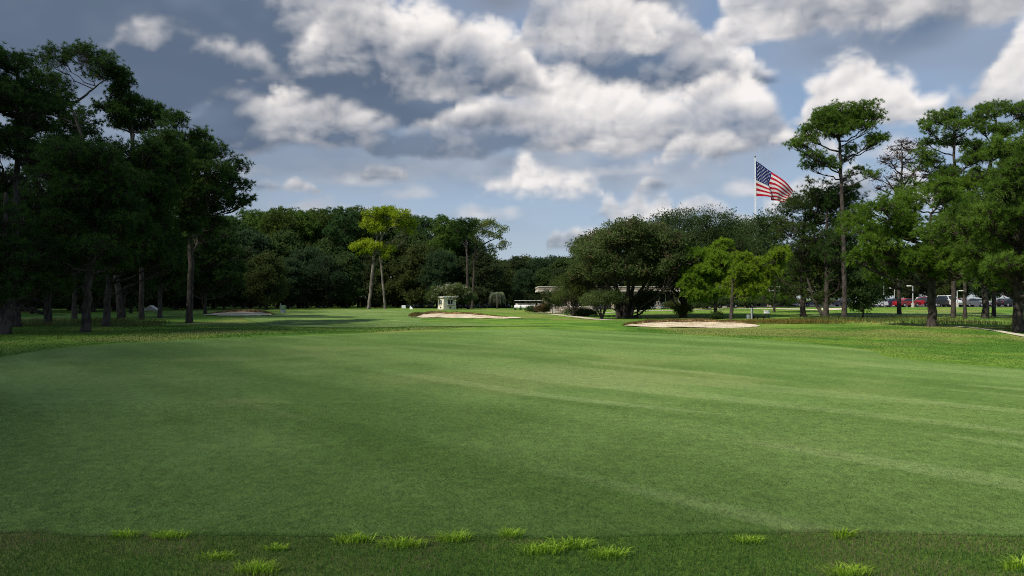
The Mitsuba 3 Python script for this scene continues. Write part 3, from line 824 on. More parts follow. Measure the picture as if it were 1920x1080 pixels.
plant_tree('small_tree', 'yellowish green bushy tree at the left foot of the huge domed tree',
           tree(17, [stem(1075, D, 0, 520, 0.16, 0.06)],
                spread_masses(rng, D, [(1046, 560), (1050, 525), (1070, 500), (1110, 510), (1130, 545), (1110, 562), (1058, 568)], 18, 20, 13, 34, 2.4),
                kind='leaf', pal=((0.056, 0.091, 0.025), (0.133, 0.175, 0.049)), count=8, length=0.24, width=0.11, sub=0.45, per_sub=6, twigs=False, rise=0.7))
rng = np.random.default_rng(18)
D = 87.0
sx = bearing(1128, D)
stems = [[(sx + 0.05 * math.cos(a), D + 0.05 * math.sin(a), -0.1, 0.075), (sx + 0.35 * math.cos(a), D + 0.35 * math.sin(a), 0.7, 0.06), (sx + 1.1 * math.cos(a), D + 1.0 * math.sin(a), 2.2, 0.025)] for a in np.arange(7) * 0.9]
plant_tree('multi_stem_shrub', 'vase shaped shrub with many slender stems in front of the huge domed tree',
           tree(18, stems, spread_masses(rng, D, [(1092, 562), (1110, 548), (1150, 545), (1165, 562), (1150, 574), (1105, 575)], 12, 15, 10, 30, 1.2),
                kind='leaf', pal=OAK_RED, count=8, length=0.15, width=0.102, sub=0.32, per_sub=6, twigs=False, rise=0.7), 'mat_oak_bark', cat='shrub')
rng = np.random.default_rng(19)
D = 93.0
plant_tree('small_tree', 'small dark tree on a thin trunk right of the thick fused trunk',
           tree(19, [stem(1195, D - 1, 0, 560, 0.16, 0.05)],
                spread_masses(rng, D - 1, [(1185, 560), (1200, 545), (1225, 550), (1230, 570), (1215, 582), (1190, 580)], 9, 14, 10, 30, 1.0),
                kind='leaf', pal=OAK_DARK, count=8, length=0.18, width=0.131, sub=0.35, per_sub=6, twigs=False, rise=0.7), 'mat_oak_bark')
for k, (px, D, out, lab) in enumerate([
        (1430, 150, [(1380, 470), (1395, 425), (1425, 405), (1450, 398), (1480, 420), (1490, 500), (1440, 555), (1390, 550)], 'dark round oak below the flagpole'),
        (1375, 160, [(1330, 480), (1345, 430), (1375, 412), (1400, 425), (1410, 500), (1390, 550), (1340, 550)], 'shadowed oak peeping out between the tall live oak and the flagpole')]):
    rng = np.random.default_rng(20 + k)
    plant_tree('oak_tree', lab, tree(20 + k, [stem(px, D, 0, 450, 0.4, 0.1)], spread_masses(rng, D, out, 24, 24, 18, 40, 4.5),
                                     kind='leaf', pal=OAK_DARK, count=8, length=0.42, width=0.20, sub=0.7, per_sub=6, twigs=False, rise=0.8), 'mat_oak_bark')

# --- the dark pines on the left
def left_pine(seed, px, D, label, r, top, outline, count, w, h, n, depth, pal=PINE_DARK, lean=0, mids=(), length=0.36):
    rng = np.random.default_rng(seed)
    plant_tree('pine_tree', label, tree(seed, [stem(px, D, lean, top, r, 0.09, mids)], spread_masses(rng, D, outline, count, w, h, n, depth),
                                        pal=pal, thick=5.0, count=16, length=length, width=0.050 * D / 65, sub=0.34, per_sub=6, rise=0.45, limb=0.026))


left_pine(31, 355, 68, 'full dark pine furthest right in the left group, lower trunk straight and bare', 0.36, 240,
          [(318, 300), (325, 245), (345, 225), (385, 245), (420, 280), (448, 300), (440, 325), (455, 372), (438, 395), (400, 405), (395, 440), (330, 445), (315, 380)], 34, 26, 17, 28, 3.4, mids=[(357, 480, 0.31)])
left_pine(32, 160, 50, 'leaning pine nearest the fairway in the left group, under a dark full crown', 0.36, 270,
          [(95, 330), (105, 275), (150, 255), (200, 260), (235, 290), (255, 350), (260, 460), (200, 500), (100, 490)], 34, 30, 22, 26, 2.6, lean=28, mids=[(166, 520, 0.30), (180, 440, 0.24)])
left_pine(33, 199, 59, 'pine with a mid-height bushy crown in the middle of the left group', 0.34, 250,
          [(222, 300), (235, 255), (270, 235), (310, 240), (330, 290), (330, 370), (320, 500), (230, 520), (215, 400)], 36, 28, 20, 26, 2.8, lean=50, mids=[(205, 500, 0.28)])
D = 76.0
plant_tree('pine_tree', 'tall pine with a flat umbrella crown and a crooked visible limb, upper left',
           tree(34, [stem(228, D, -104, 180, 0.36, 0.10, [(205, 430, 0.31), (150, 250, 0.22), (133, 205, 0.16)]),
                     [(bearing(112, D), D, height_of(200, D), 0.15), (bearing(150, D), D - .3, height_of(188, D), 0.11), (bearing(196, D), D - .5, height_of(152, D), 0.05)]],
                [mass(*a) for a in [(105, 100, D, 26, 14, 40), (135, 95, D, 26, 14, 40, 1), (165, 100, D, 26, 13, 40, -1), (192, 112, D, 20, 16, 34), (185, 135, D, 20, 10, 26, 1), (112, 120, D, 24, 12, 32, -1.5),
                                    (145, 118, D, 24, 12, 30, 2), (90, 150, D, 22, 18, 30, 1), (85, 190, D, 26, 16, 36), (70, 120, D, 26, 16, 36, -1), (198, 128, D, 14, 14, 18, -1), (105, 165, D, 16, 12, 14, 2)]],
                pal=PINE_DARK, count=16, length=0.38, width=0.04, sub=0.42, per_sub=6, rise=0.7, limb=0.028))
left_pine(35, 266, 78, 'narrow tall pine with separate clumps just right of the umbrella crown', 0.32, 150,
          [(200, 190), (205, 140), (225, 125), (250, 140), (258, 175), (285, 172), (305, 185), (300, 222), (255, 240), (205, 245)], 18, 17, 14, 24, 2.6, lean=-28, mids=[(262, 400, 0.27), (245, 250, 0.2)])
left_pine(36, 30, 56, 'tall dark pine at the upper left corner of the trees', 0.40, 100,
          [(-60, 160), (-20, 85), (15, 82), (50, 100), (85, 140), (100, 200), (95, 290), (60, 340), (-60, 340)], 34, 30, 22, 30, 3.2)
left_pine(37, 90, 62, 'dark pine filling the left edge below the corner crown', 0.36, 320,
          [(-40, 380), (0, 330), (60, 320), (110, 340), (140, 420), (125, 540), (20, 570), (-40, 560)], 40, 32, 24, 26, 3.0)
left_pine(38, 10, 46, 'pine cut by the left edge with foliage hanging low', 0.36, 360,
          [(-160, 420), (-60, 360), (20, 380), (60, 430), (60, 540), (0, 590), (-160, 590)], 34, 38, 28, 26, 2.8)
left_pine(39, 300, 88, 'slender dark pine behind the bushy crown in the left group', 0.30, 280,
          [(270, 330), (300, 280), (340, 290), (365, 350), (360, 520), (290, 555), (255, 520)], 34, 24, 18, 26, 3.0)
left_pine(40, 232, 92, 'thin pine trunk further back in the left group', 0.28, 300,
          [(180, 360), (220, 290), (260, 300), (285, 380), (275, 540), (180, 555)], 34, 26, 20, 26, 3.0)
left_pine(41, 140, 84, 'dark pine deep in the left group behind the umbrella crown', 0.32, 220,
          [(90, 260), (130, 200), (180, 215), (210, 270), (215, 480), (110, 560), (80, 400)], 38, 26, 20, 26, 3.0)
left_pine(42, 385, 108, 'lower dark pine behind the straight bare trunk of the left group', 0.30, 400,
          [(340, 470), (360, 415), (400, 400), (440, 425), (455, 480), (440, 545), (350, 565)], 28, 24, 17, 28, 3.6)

# --- trees made once and planted many times
def generic(seed, height, crown0, radius, n_mass, n, kind, pal, count, length, width, sub, r, top_round=0.5, squash=0.7):
    rng = np.random.default_rng(seed)
    blobs = []
    for k in range(n_mass):
        t = (k + 0.5) / n_mass
        zz = crown0 + (height - crown0) * t
        prof = 1 - abs(2 * t - 2 * top_round) ** 2.4 * 0.75
        a = k * 2.39996 + rng.uniform(-0.3, 0.3)
        q = radius * max(prof, 0.15) * rng.uniform(0.35, 0.8)
        w = radius * rng.uniform(0.30, 0.45)
        blobs.append((q * math.cos(a), q * math.sin(a), zz, w, w, w * squash, n))
    bend = rng.normal(0, 0.25, 4)
    trunk = [(0, 0, -0.2, r), (bend[0], bend[1], height * 0.4, r * 0.8), (bend[2], bend[3], height * 0.93, 0.08)]
    return tree(seed, [trunk], blobs, kind=kind, pal=pal, count=count, length=length, width=width, sub=sub, per_sub=6, twigs=False, sides=6, rise=0.5 if kind == 'pine' else 0.8, thick=2.3)


def group_of(name, made, bark):
    wood, fol, col = made
    scene[name] = {'type': 'shapegroup', 'trunk': mikit.ply(wood, bark, smooth=True), 'crown': mikit.ply(fol, 'mat_leaf', color=col)}
    return name


def plant_copy(name, source, x, y, scale, deg, label, group, z=None, stretch=1.0):
    key = thing(name, label, 'tree', group)
    z = float(ground_z(x, y)) if z is None else z
    scene[key] = {'type': 'instance', 'shapes': {'type': 'ref', 'id': source},
                  'to_world': T().translate([x, y, z]).rotate([0, 0, 1], deg).scale([scale, scale, scale * stretch])}


FP = [group_of(f'forest_pine_source_{k}', generic(50 + k, 24, 9 + (k % 3) * 1.5, 4.6 + 0.5 * (k % 3), 15, 44, 'pine', p, 12, 0.75, 0.17, 0.62, 0.34, 0.55, 0.8), 'mat_bark')
      for k, p in enumerate([PINE_DARK, ((0.058, 0.120, 0.030), (0.130, 0.225, 0.052)), ((0.064, 0.112, 0.026), (0.150, 0.205, 0.046)), ((0.040, 0.092, 0.032), (0.095, 0.175, 0.058)), ((0.072, 0.140, 0.030), (0.160, 0.260, 0.054))])]
FO = [group_of(f'forest_oak_source_{k}', generic(60 + k, 15, 2.6, 5.6 + 0.5 * (k % 3), 20, 46, 'leaf', p, 7, 0.66, 0.36, 0.68, 0.40, 0.45), 'mat_oak_bark')
      for k, p in enumerate([OAK_DARK, ((0.036, 0.066, 0.032), (0.080, 0.135, 0.060)), ((0.050, 0.078, 0.026), (0.115, 0.150, 0.046)), ((0.044, 0.070, 0.030), (0.090, 0.120, 0.052))])]
rng = np.random.default_rng(77)
PINE_TONE = ['dark', 'mid green', 'olive green', 'bluish green', 'fresh green']
OAK_TONE = ['dark', 'bluish', 'olive', 'grey green']
ORDINAL = ['first', 'second', 'third', 'fourth', 'fifth', 'sixth', 'seventh', 'eighth', 'ninth', 'tenth', 'eleventh', 'twelfth', 'thirteenth', 'fourteenth', 'fifteenth', 'sixteenth', 'seventeenth', 'eighteenth',
           'nineteenth', 'twentieth', 'twenty-first', 'twenty-second', 'twenty-third', 'twenty-fourth', 'twenty-fifth', 'twenty-sixth', 'twenty-seventh', 'twenty-eighth', 'twenty-ninth', 'thirtieth']


def place_of(px, row, mark, word):
    """Where a tree stands among its row, counted from the thing at column mark, or from the left."""
    if mark is None:
        return ORDINAL[sorted(row).index(px)], 'from the left'
    if px < mark:
        return ORDINAL[sorted((q for q in row if q < mark), reverse=True).index(px)], 'to the left of ' + word
    return ORDINAL[sorted(q for q in row if q >= mark).index(px)], 'to the right of ' + word


# the wall of tall pines beyond the green: column, distance, top row
wall = [(405, 205, 410), (440, 200, 404), (462, 215, 398), (488, 205, 400), (520, 200, 392), (545, 220, 400), (568, 205, 397), (595, 210, 400), (622, 220, 396), (645, 200, 392), (672, 208, 392), (690, 225, 398),
        (712, 230, 400), (738, 232, 398), (762, 230, 402), (785, 215, 402), (806, 225, 415), (832, 200, 410), (852, 220, 420), (872, 205, 418),
        (475, 240, 404), (555, 245, 402), (640, 245, 400), (765, 245, 410), (580, 235, 400), (505, 240, 400), (425, 245, 405), (380, 235, 405), (345, 230, 410), (310, 240, 420), (270, 230, 420), (230, 240, 420),
        (190, 235, 420), (150, 240, 420), (110, 235, 420), (60, 240, 420), (10, 235, 420)]
for k, (px, dist, top) in enumerate(wall):
    x = bearing(px, dist)
    h = height_of(top, dist)
    kind = (k * 3 + k // 5) % 5
    lab = 'tall pine hidden in the back rows of the tree wall beyond the green'
    if k < 20:
        nth, where = place_of(px, [w[0] for w in wall[:20]], 715, 'the yellow-green tree')
        lab = f'{PINE_TONE[kind]} pine, {nth} of the front row {where}'
    plant_copy('forest_pine', FP[kind], x, dist, h / 24.6 * rng.uniform(0.97, 1.02), rng.uniform(0, 360), lab, 'pines of the tree wall beyond the green')
oaks = [(420, 165, 500), (455, 170, 470), (500, 160, 478), (540, 178, 490), (575, 185, 470), (650, 185, 478), (700, 200, 470), (745, 200, 455), (790, 195, 462), (830, 190, 475), (770, 205, 440), (870, 195, 488), (905, 190, 478), (930, 200, 492),
        (470, 190, 440), (530, 195, 440), (620, 200, 450), (680, 212, 440), (560, 200, 455), (820, 210, 450), (885, 205, 460), (380, 175, 470), (340, 180, 480), (290, 185, 470), (240, 180, 470), (190, 185, 470), (140, 180, 470), (90, 180, 470), (30, 180, 470), (-30, 185, 470)]
for k, (px, dist, top) in enumerate(oaks):
    x = bearing(px, dist)
    h = height_of(top, dist)
    kind = (k * 3 + k // 4) % 4
    nth, where = place_of(px, [w[0] for w in oaks], 607, 'the round bluish oak')
    plant_copy('forest_oak', FO[kind], x, dist, h / 15.6, rng.uniform(0, 360), f'{OAK_TONE[kind]} oak below the tall pines, {nth} {where}', 'oaks of the tree wall beyond the green')
far = [(945, 300, 492), (968, 290, 486), (990, 310, 484), (1012, 295, 488), (1035, 305, 486), (1058, 290, 488), (1080, 305, 486), (1100, 290, 490), (955, 260, 510), (985, 255, 508), (1020, 262, 506), (1050, 255, 510), (1125, 300, 486), (1160, 300, 486)]
for k, (px, dist, top) in enumerate(far):
    plant_copy('far_oak', FO[(k * 3 + k // 4) % 4], bearing(px, dist), dist, height_of(top, dist) / 15.6, rng.uniform(0, 360), 'far tree behind the golf carts and clubhouse, %s %s' % place_of(px, [w[0] for w in far], None, ''), 'distant trees behind the carts')
close = [(300, 150, 420), (262, 140, 430), (215, 150, 420), (175, 135, 430), (130, 150, 430), (85, 130, 430), (40, 145, 430), (0, 130, 430), (-45, 140, 430), (330, 165, 440), (150, 120, 470), (60, 112, 470), (245, 118, 480), (-10, 105, 470), (365, 170, 450), (400, 178, 460)]
for k, (px, dist, top) in enumerate(close):
    plant_copy('shade_oak', FO[(k * 3 + k // 4) % 4], bearing(px, dist), dist, height_of(top, dist) / 15.6, rng.uniform(0, 360), 'deeply shaded tree behind the left pine trunks, %s %s' % place_of(px, [w[0] for w in close], None, ''), 'shaded trees behind the left pines')
right = [(1330, 265, 480), (1375, 270, 478), (1420, 262, 470), (1465, 270, 466), (1510, 262, 470), (1555, 270, 466), (1600, 265, 470), (1640, 272, 474), (1680, 262, 470), (1720, 270, 466), (1765, 264, 470), (1810, 270, 464), (1855, 262, 468),
         (1900, 270, 462), (1945, 264, 466), (1990, 270, 466), (1625, 235, 505), (1700, 240, 505), (1780, 236, 500), (1850, 240, 505), (1920, 236, 500), (1570, 238, 500), (1245, 280, 480), (1290, 275, 480), (1210, 285, 482)]
for k, (px, dist, top) in enumerate(right):
    plant_copy('park_oak', FO[(k * 3 + k // 4) % 4], bearing(px, dist), dist, (height_of(top, dist) - 0.6) / 15.6, rng.uniform(0, 360), 'dark tree behind the car park and clubhouse, %s %s' % place_of(px, [w[0] for w in right], None, ''), 'trees behind the car park')

# --- single trees of the wall
rng = np.random.default_rng(80)
D = 182.0
plant_tree('round_oak', 'low round bluish dark oak standing out in front of the tree wall',
           tree(80, [stem(607, D, 0, 520, 0.4, 0.1)], spread_masses(rng, D, [(555, 560), (560, 515), (585, 490), (620, 485), (650, 505), (660, 545), (655, 568), (570, 570)], 26, 20, 14, 36, 5),
                kind='leaf', pal=((0.026, 0.048, 0.024), (0.058, 0.095, 0.045)), count=8, length=0.46, width=0.22, sub=0.7, per_sub=6, twigs=False, rise=0.8), 'mat_oak_bark')
D = 172.0
plant_tree('lime_tree', 'tall vivid yellow-green tree with two pale bare trunks before the dark tree wall',
           tree(81, [stem(691, D, 18, 430, 0.46, 0.12, [(697, 520, 0.40), (702, 470, 0.3)]), stem(722, D, -4, 420, 0.32, 0.12, [(716, 510, 0.27), (711, 465, 0.24)]),
                     [(bearing(712, D), D, height_of(465, D), 0.22), (bearing(722, D), D, height_of(420, D), 0.1)]],
                [mass(*a) for a in [(700, 402, D, 18, 11, 34), (726, 398, D, 20, 10, 36, 1), (752, 405, D, 18, 10, 30, -1), (766, 420, D, 12, 8, 18), (692, 420, D, 13, 9, 22, -1), (716, 418, D, 18, 9, 28, 1.5), (742, 420, D, 16, 8, 20, .5),
                                    (768, 432, D, 9, 6, 10, 1), (708, 432, D, 12, 7, 14, -1), (672, 462, D, 13, 7, 22), (688, 456, D, 12, 8, 22, 1), (705, 462, D, 12, 6, 14, -1), (684, 472, D, 10, 6, 14), (722, 480, D, 9, 6, 8), (727, 468, D, 8, 5, 8)]],
                kind='leaf', thick=6, pal=((0.180, 0.270, 0.016), (0.370, 0.470, 0.036)), count=8, length=0.42, width=0.22, sub=0.5, per_sub=6, twigs=False, rise=0.8, limb=0.03), 'mat_pale_bark')
D = 178.0
plant_tree('airy_tree', 'airy light green tree with open arching branches at the right end of the tree wall',
           tree(82, [stem(885, D, 6, 470, 0.4, 0.16, [(888, 520, 0.34)]), [(bearing(889, D), D, height_of(480, D), 0.2), (bearing(910, D), D, height_of(455, D), 0.14), (bearing(935, D), D, height_of(445, D), 0.07)],
                     [(bearing(889, D), D, height_of(490, D), 0.2), (bearing(905, D), D, height_of(470, D), 0.14), (bearing(938, D), D, height_of(463, D), 0.06)],
                     [(bearing(889, D), D, height_of(480, D), 0.2), (bearing(896, D), D, height_of(440, D), 0.1)]],
                [mass(*a) for a in [(902, 420, D, 14, 9, 26), (920, 420, D, 14, 9, 26, 1), (938, 432, D, 9, 9, 18, -1), (908, 436, D, 14, 8, 20, 1), (928, 442, D, 12, 8, 16), (946, 458, D, 7, 7, 12), (938, 466, D, 9, 5, 10, 1), (900, 452, D, 12, 8, 14, -1),
                                    (915, 462, D, 9, 5, 8), (890, 440, D, 10, 8, 14), (925, 472, D, 6, 4, 5)]],
                kind='leaf', pal=((0.110, 0.170, 0.040), (0.260, 0.320, 0.085)), count=7, length=0.40, width=0.20, sub=0.5, per_sub=6, twigs=False, rise=0.8, limb=0.03), 'mat_oak_bark')
D = 174.0
plant_tree('pine_tree', 'dark pine with a flat crown at the left shoulder of the airy light green tree',
           tree(83, [stem(878, D, -4, 435, 0.36, 0.14, [(876, 500, 0.3)]), [(bearing(876, D), D, height_of(470, D), 0.16), (bearing(862, D), D, height_of(440, D), 0.07)]],
                [mass(*a) for a in [(868, 420, D, 15, 8, 30), (882, 418, D, 12, 8, 26, 1), (858, 430, D, 12, 8, 24, -1), (874, 436, D, 14, 7, 22, 1), (888, 436, D, 9, 6, 14), (858, 448, D, 10, 6, 12)]],
                pal=PINE_DARK, count=12, length=0.6, width=0.10, sub=0.5, per_sub=6, twigs=False, rise=0.7, limb=0.03))
D = 168.0
rng = np.random.default_rng(84)
plant_tree('flowering_tree', 'rounded flowering tree with white blossom clusters behind the small hut',
           tree(84, [stem(858, D, 0, 550, 0.14, 0.05), stem(850, D, -6, 552, 0.12, 0.05), stem(864, D, 8, 550, 0.12, 0.05)], spread_masses(rng, D, [(808, 560), (815, 545), (835, 536), (860, 534), (880, 545), (888, 560), (870, 568), (825, 568)], 20, 13, 8, 36, 3),
                kind='leaf', pal=((0.090, 0.130, 0.040), (0.160, 0.210, 0.070)), count=8, length=0.34, width=0.17, sub=0.42, per_sub=6, twigs=False, rise=0.8, accents=((0.09, (0.62, 0.60, 0.50)),)), 'mat_oak_bark')
# pindo palm
D = 178.0
rng = np.random.default_rng(85)
px_, pz_ = bearing(932, D), height_of(551, D)
fr, cols = [], []
for k in range(46):
    a = rng.uniform(0, 2 * math.pi)
    up_ = rng.uniform(0.2, 1.25)
    L = rng.uniform(2.7, 3.8)
    t = np.linspace(0, 1, 9)
    d = np.array([math.cos(a), math.sin(a), 0])
    reach = L * 0.55 * (1 - (1 - t) ** 1.8)
    z = L * (up_ * 0.55 * t - (0.45 + 0.75 * up_) * t ** 2.4)
    mid = np.array([px_, D, pz_]) + d * reach[:, None] + np.array([0, 0, 1]) * z[:, None]
    side = np.array([-math.sin(a), math.cos(a), 0])
    w = 0.16 + 0.22 * np.sin(np.pi * np.clip(t + 0.05, 0, 1))
    for i in range(1, 9):
        for sgn in (-1, 1):
            for h_ in (0.0, 0.5):
                p = mid[i - 1] + (mid[i] - mid[i - 1]) * h_
                q = p + sgn * side * w[i] + (mid[i] - mid[i - 1]) * 0.9 - np.array([0, 0, 0.10])
                e = np.array([0, 0, 0.05]) + (mid[i] - mid[i - 1]) * 0.18
                fr.append(np.array([p, p + e, q]))
                cols.append(np.array([0.36, 0.40, 0.27]) * rng.uniform(0.75, 1.25))
pv = np.vstack(fr)
palm = thing('palm_tree', 'small silvery palm with arching drooping fronds left of the parked golf carts', 'palm')
part(palm, 'trunk', tube(np.array([[px_, D, float(ground_z(px_, D)) - 0.1], [px_ + 0.05, D, 1.0], [px_, D, pz_ + 0.1]]), np.array([0.24, 0.22, 0.26]), 9), 'mat_oak_bark', smooth=True)
part(palm, 'fronds', (pv, np.arange(len(pv)).reshape(-1, 3)), 'mat_leaf', color=np.repeat(np.array(cols), 3, 0))

# low growth closing the view under the tree wall
rng = np.random.default_rng(90)
n = 6200
px = rng.uniform(-60, 1130, n)
dd = np.where(px < 380, rng.uniform(175, 235, n), np.where(px < 925, rng.uniform(222, 262, n), rng.uniform(188, 240, n)))
hgt = 1.0 + 3.4 * meshkit.noise(np.stack([px * 0.045, dd * 0.05, 0 * px], -1), 4) ** 1.2
cs = np.stack([bearing(px, dd), dd, hgt * rng.random(n) ** 0.8], -1)
dv = rng.normal(0, 0.4, (n, 3)) + np.array([0, 0, 0.8])
dv /= np.linalg.norm(dv, axis=1, keepdims=True)
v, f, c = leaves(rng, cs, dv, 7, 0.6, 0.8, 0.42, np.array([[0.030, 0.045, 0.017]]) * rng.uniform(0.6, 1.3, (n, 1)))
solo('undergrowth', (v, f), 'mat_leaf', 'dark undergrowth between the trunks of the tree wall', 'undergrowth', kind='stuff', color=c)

# ---------------------------------------------------------------- painted things
paint('cream', (0.78, 0.72, 0.58), 0.6)
paint('white', (0.80, 0.80, 0.79), 0.4)
paint('roof_white', (0.74, 0.72, 0.66), 0.6)
paint('dark', (0.02, 0.02, 0.022), 0.4)
paint('grey_metal', (0.45, 0.46, 0.48), 0.35)
paint('blue_grey', (0.22, 0.27, 0.31), 0.5)
paint('green_box', (0.12, 0.20, 0.12), 0.5)
paint('pane', (0.025, 0.030, 0.035), 0.05, 0.8)
paint('tyre', (0.018, 0.018, 0.018), 0.8)
paint('fascia', (0.26, 0.22, 0.18), 0.7)
paint('concrete', (0.48, 0.45, 0.40), 0.8)
paint('brick_tan', (0.36, 0.31, 0.25), 0.8)
paint('stone', (0.34, 0.28, 0.22), 0.9)
paint('seat', (0.55, 0.50, 0.42), 0.6)
paint('lamp_glass', (0.85, 0.85, 0.80), 0.3)
paint('bronze', (0.10, 0.09, 0.08), 0.5)
for nm, rgb in (('red', (0.30, 0.012, 0.020)), ('navy', (0.018, 0.026, 0.060)), ('silver', (0.42, 0.45, 0.48)), ('black', (0.012, 0.012, 0.014)), ('carwhite', (0.66, 0.66, 0.66)), ('bluegrey', (0.09, 0.12, 0.17)), ('grey', (0.20, 0.20, 0.21))):
    paint('car_' + nm, rgb, 0.25, 0.5, clearcoat=1.0, clearcoat_gloss=0.9)

# ---------------------------------------------------------------- flagpole and flag
PX, PY = bearing(1417, 150), 150.0
pole = thing('flagpole', 'tall white flagpole rising above the oaks', 'flagpole')
part(pole, 'pole', tube(np.array([[PX, PY, 0], [PX, PY, 14], [PX, PY, 28.6]]), np.array([0.15, 0.12, 0.07]), 12, cap=True), 'mat_white', smooth=40)
ball = trimesh.creation.icosphere(2, 0.16)
ball.apply_translation((PX, PY, 28.75))
part(pole, 'finial', ball, 'mat_bronze', smooth=True)
part(pole, 'base_collar', tube(np.array([[PX, PY, -0.1], [PX, PY, 0.5]]), np.array([0.32, 0.24]), 12, cap=True), 'mat_concrete', smooth=40)
part(pole, 'halyard', tube(np.array([[PX + 0.13, PY - .06, 1.2], [PX + 0.13, PY - .06, 28.2]]), 0.012, 4), 'mat_white')


def flag_print(p, n, uv):
    u, v = uv.x, 1 - uv.y                                  # v runs down from the top edge
    stripe = dr.floor(v * 13)
    red = dr.abs(stripe - 2 * dr.floor(stripe / 2)) < 0.5
    c = dr.select(red, mi.Color3f(0.50, 0.022, 0.045), mi.Color3f(0.80, 0.78, 0.76))
    canton = (u < 0.40) & (v < 7 / 13)
    # fifty five-pointed stars in nine staggered rows
    a, b = u / 0.40 * 12, v / (7 / 13) * 10
    ra, rb = dr.round(a), dr.round(b)
    even = dr.abs((ra + rb) - 2 * dr.floor((ra + rb) / 2)) < 0.5
    inside = (ra > 0.5) & (ra < 11.5) & (rb > 0.5) & (rb < 9.5)
    dx, dy = (a - ra) * 0.40 * 1.9 / 12, (b - rb) * (7 / 13) / 10
    r = dr.sqrt(dx * dx + dy * dy) / 0.031
    ang = dr.atan2(dx, -dy)
    seg = ang / (2 * math.pi / 5)
    fold = dr.abs(seg - dr.round(seg)) * (2 * math.pi / 5)
    edge = 0.382 * math.sin(math.radians(36)) / (dr.sin(fold) * (1 - 0.382 * math.cos(math.radians(36))) + dr.cos(fold) * 0.382 * math.sin(math.radians(36)))
    star = even & inside & (r < edge)
    c = dr.select(canton, dr.select(star, mi.Color3f(0.80, 0.79, 0.78), mi.Color3f(0.026, 0.042, 0.165)), c)
    return c


scene['mat_flag'] = {'type': 'principledthin', 'base_color': mikit.proc(flag_print), 'roughness': 0.7, 'diff_trans': 0.8, 'eta': 1.3}
nu, nv = 90, 56
U, V = np.meshgrid(np.linspace(0, 1, nu), np.linspace(0, 1, nv))
top_x, top_z = 6.0 * U ** 0.95, -5.9 * U ** 1.12
bot_x, bot_z = 4.9 * U ** 0.95, -1.25 * U ** 0.85 + 0.25 * np.sin(U * 5)
hoist = 6.5
fx = top_x * (1 - V) + bot_x * V
fz = top_z * (1 - V) + (-hoist + bot_z) * V
fz = fz - 0.35 * np.sin(np.pi * V) * np.sin(np.pi * np.clip(U * 1.1, 0, 1))
fold = np.exp(-((U - 0.43 - 0.30 * (V - 0.45)) / 0.07) ** 2)
fy = -2.6 * U ** 1.2 + 0.9 * np.sin(U * 7 + V * 2.5) * U + 1.4 * fold * np.clip(V * 1.6, 0, 1)
fx = fx - 0.25 * fold * V
fv = np.stack([PX + 0.16 + fx * 1.05, PY + fy, 27.9 + fz], -1).reshape(-1, 3)
a, b = np.meshgrid(np.arange(nv - 1), np.arange(nu - 1), indexing='ij')
ff = np.stack([a * nu + b, (a + 1) * nu + b, (a + 1) * nu + b + 1, a * nu + b + 1], -1).reshape(-1, 4)
solo('flag', (fv, np.vstack([ff[:, [0, 1, 2]], ff[:, [0, 2, 3]]])), 'mat_flag', 'large starred and red striped flag drooping in a fold from the tall pole', 'flag', smooth=True, uv=np.stack([U.ravel(), 1 - V.ravel()], 1))

# ---------------------------------------------------------------- the small hut
D = 165.0
hx, hy = bearing(838, D), D
hut = thing('hut', 'small cream hut with dark windows and a slanting flat roof behind the middle bunker', 'hut')
hz = float(ground_z(hx, hy)) + 0.18
HW, HD = 1.45, 1.2      # half sizes
A = 34                  # degrees turned


def hut_part(name, mesh, mat, **k):
    v, f = turn(mesh, A, (hx, hy, hz))
    return part(hut, name, (v, f), mat, **k)


for nm, (x0, x1, y0, y1) in {'wall': (-HW, HW, -HD, -HD + 0.12), 'wall_': (-HW, HW, HD - 0.12, HD), 'wall__': (-HW, -HW + 0.12, -HD + 0.12, HD - 0.12), 'wall___': (HW - 0.12, HW, -HD + 0.12, HD - 0.12)}.items():
    for r in range(8):   # lapped boards
        hut_part('board', box(x0 - 0.015 * (r % 2), x1 + 0.015 * (r % 2), y0 - 0.012 * (r % 2), y1, r * 0.285, r * 0.285 + 0.279), 'mat_cream')
roof = np.array([[x * (HW + 0.35), y * (HD + 0.35), z + (0.16 if x > 0 else 0.0) - (0.05 if y < 0 else 0)] for x in (-1, 1) for y in (-1, 1) for z in (2.30, 2.46)])
hut_part('roof', trimesh.convex.convex_hull(roof), 'mat_roof_white')
for (x, w, wall) in ((0.1, 1.0, 'front'), (0.0, 1.0, 'side')):
    if wall == 'front':
        W = lambda x0, x1, d, z0, z1: box(x + x0, x + x1, -HD - d, -HD + 0.03 - d * 0.2, z0, z1)
    else:
        W = lambda x0, x1, d, z0, z1: box(-HW - d, -HW + 0.03 - d * 0.2, x0, x1, z0, z1)
    wk = hut_part('window', join([W(-0.62, -0.54, 0.05, 0.85, 1.85), W(0.54, 0.62, 0.05, 0.85, 1.85), W(-0.54, 0.54, 0.05, 1.79, 1.85), W(-0.54, 0.54, 0.05, 0.85, 0.91), W(-0.05, 0.05, 0.052, 0.91, 1.79)]), 'mat_white')
    for a0, a1 in ((-0.53, -0.05), (0.05, 0.53)):
        part(wk, 'pane', turn(W(a0, a1, 0.02, 0.92, 1.78), A, (hx, hy, hz)), 'mat_pane')
    hut_part('vent', W(-0.2, 0.2, 0.04, 0.1, 0.38), 'mat_dark')
hut_part('shelf', box(-0.8, 0.95, -HD - 0.32, -HD - 0.03, 0.62, 0.72), 'mat_fascia')
hut_part('floor_slab', box(-HW - 0.1, HW + 0.1, -HD - 0.1, HD + 0.1, -0.4, -0.004), 'mat_concrete')

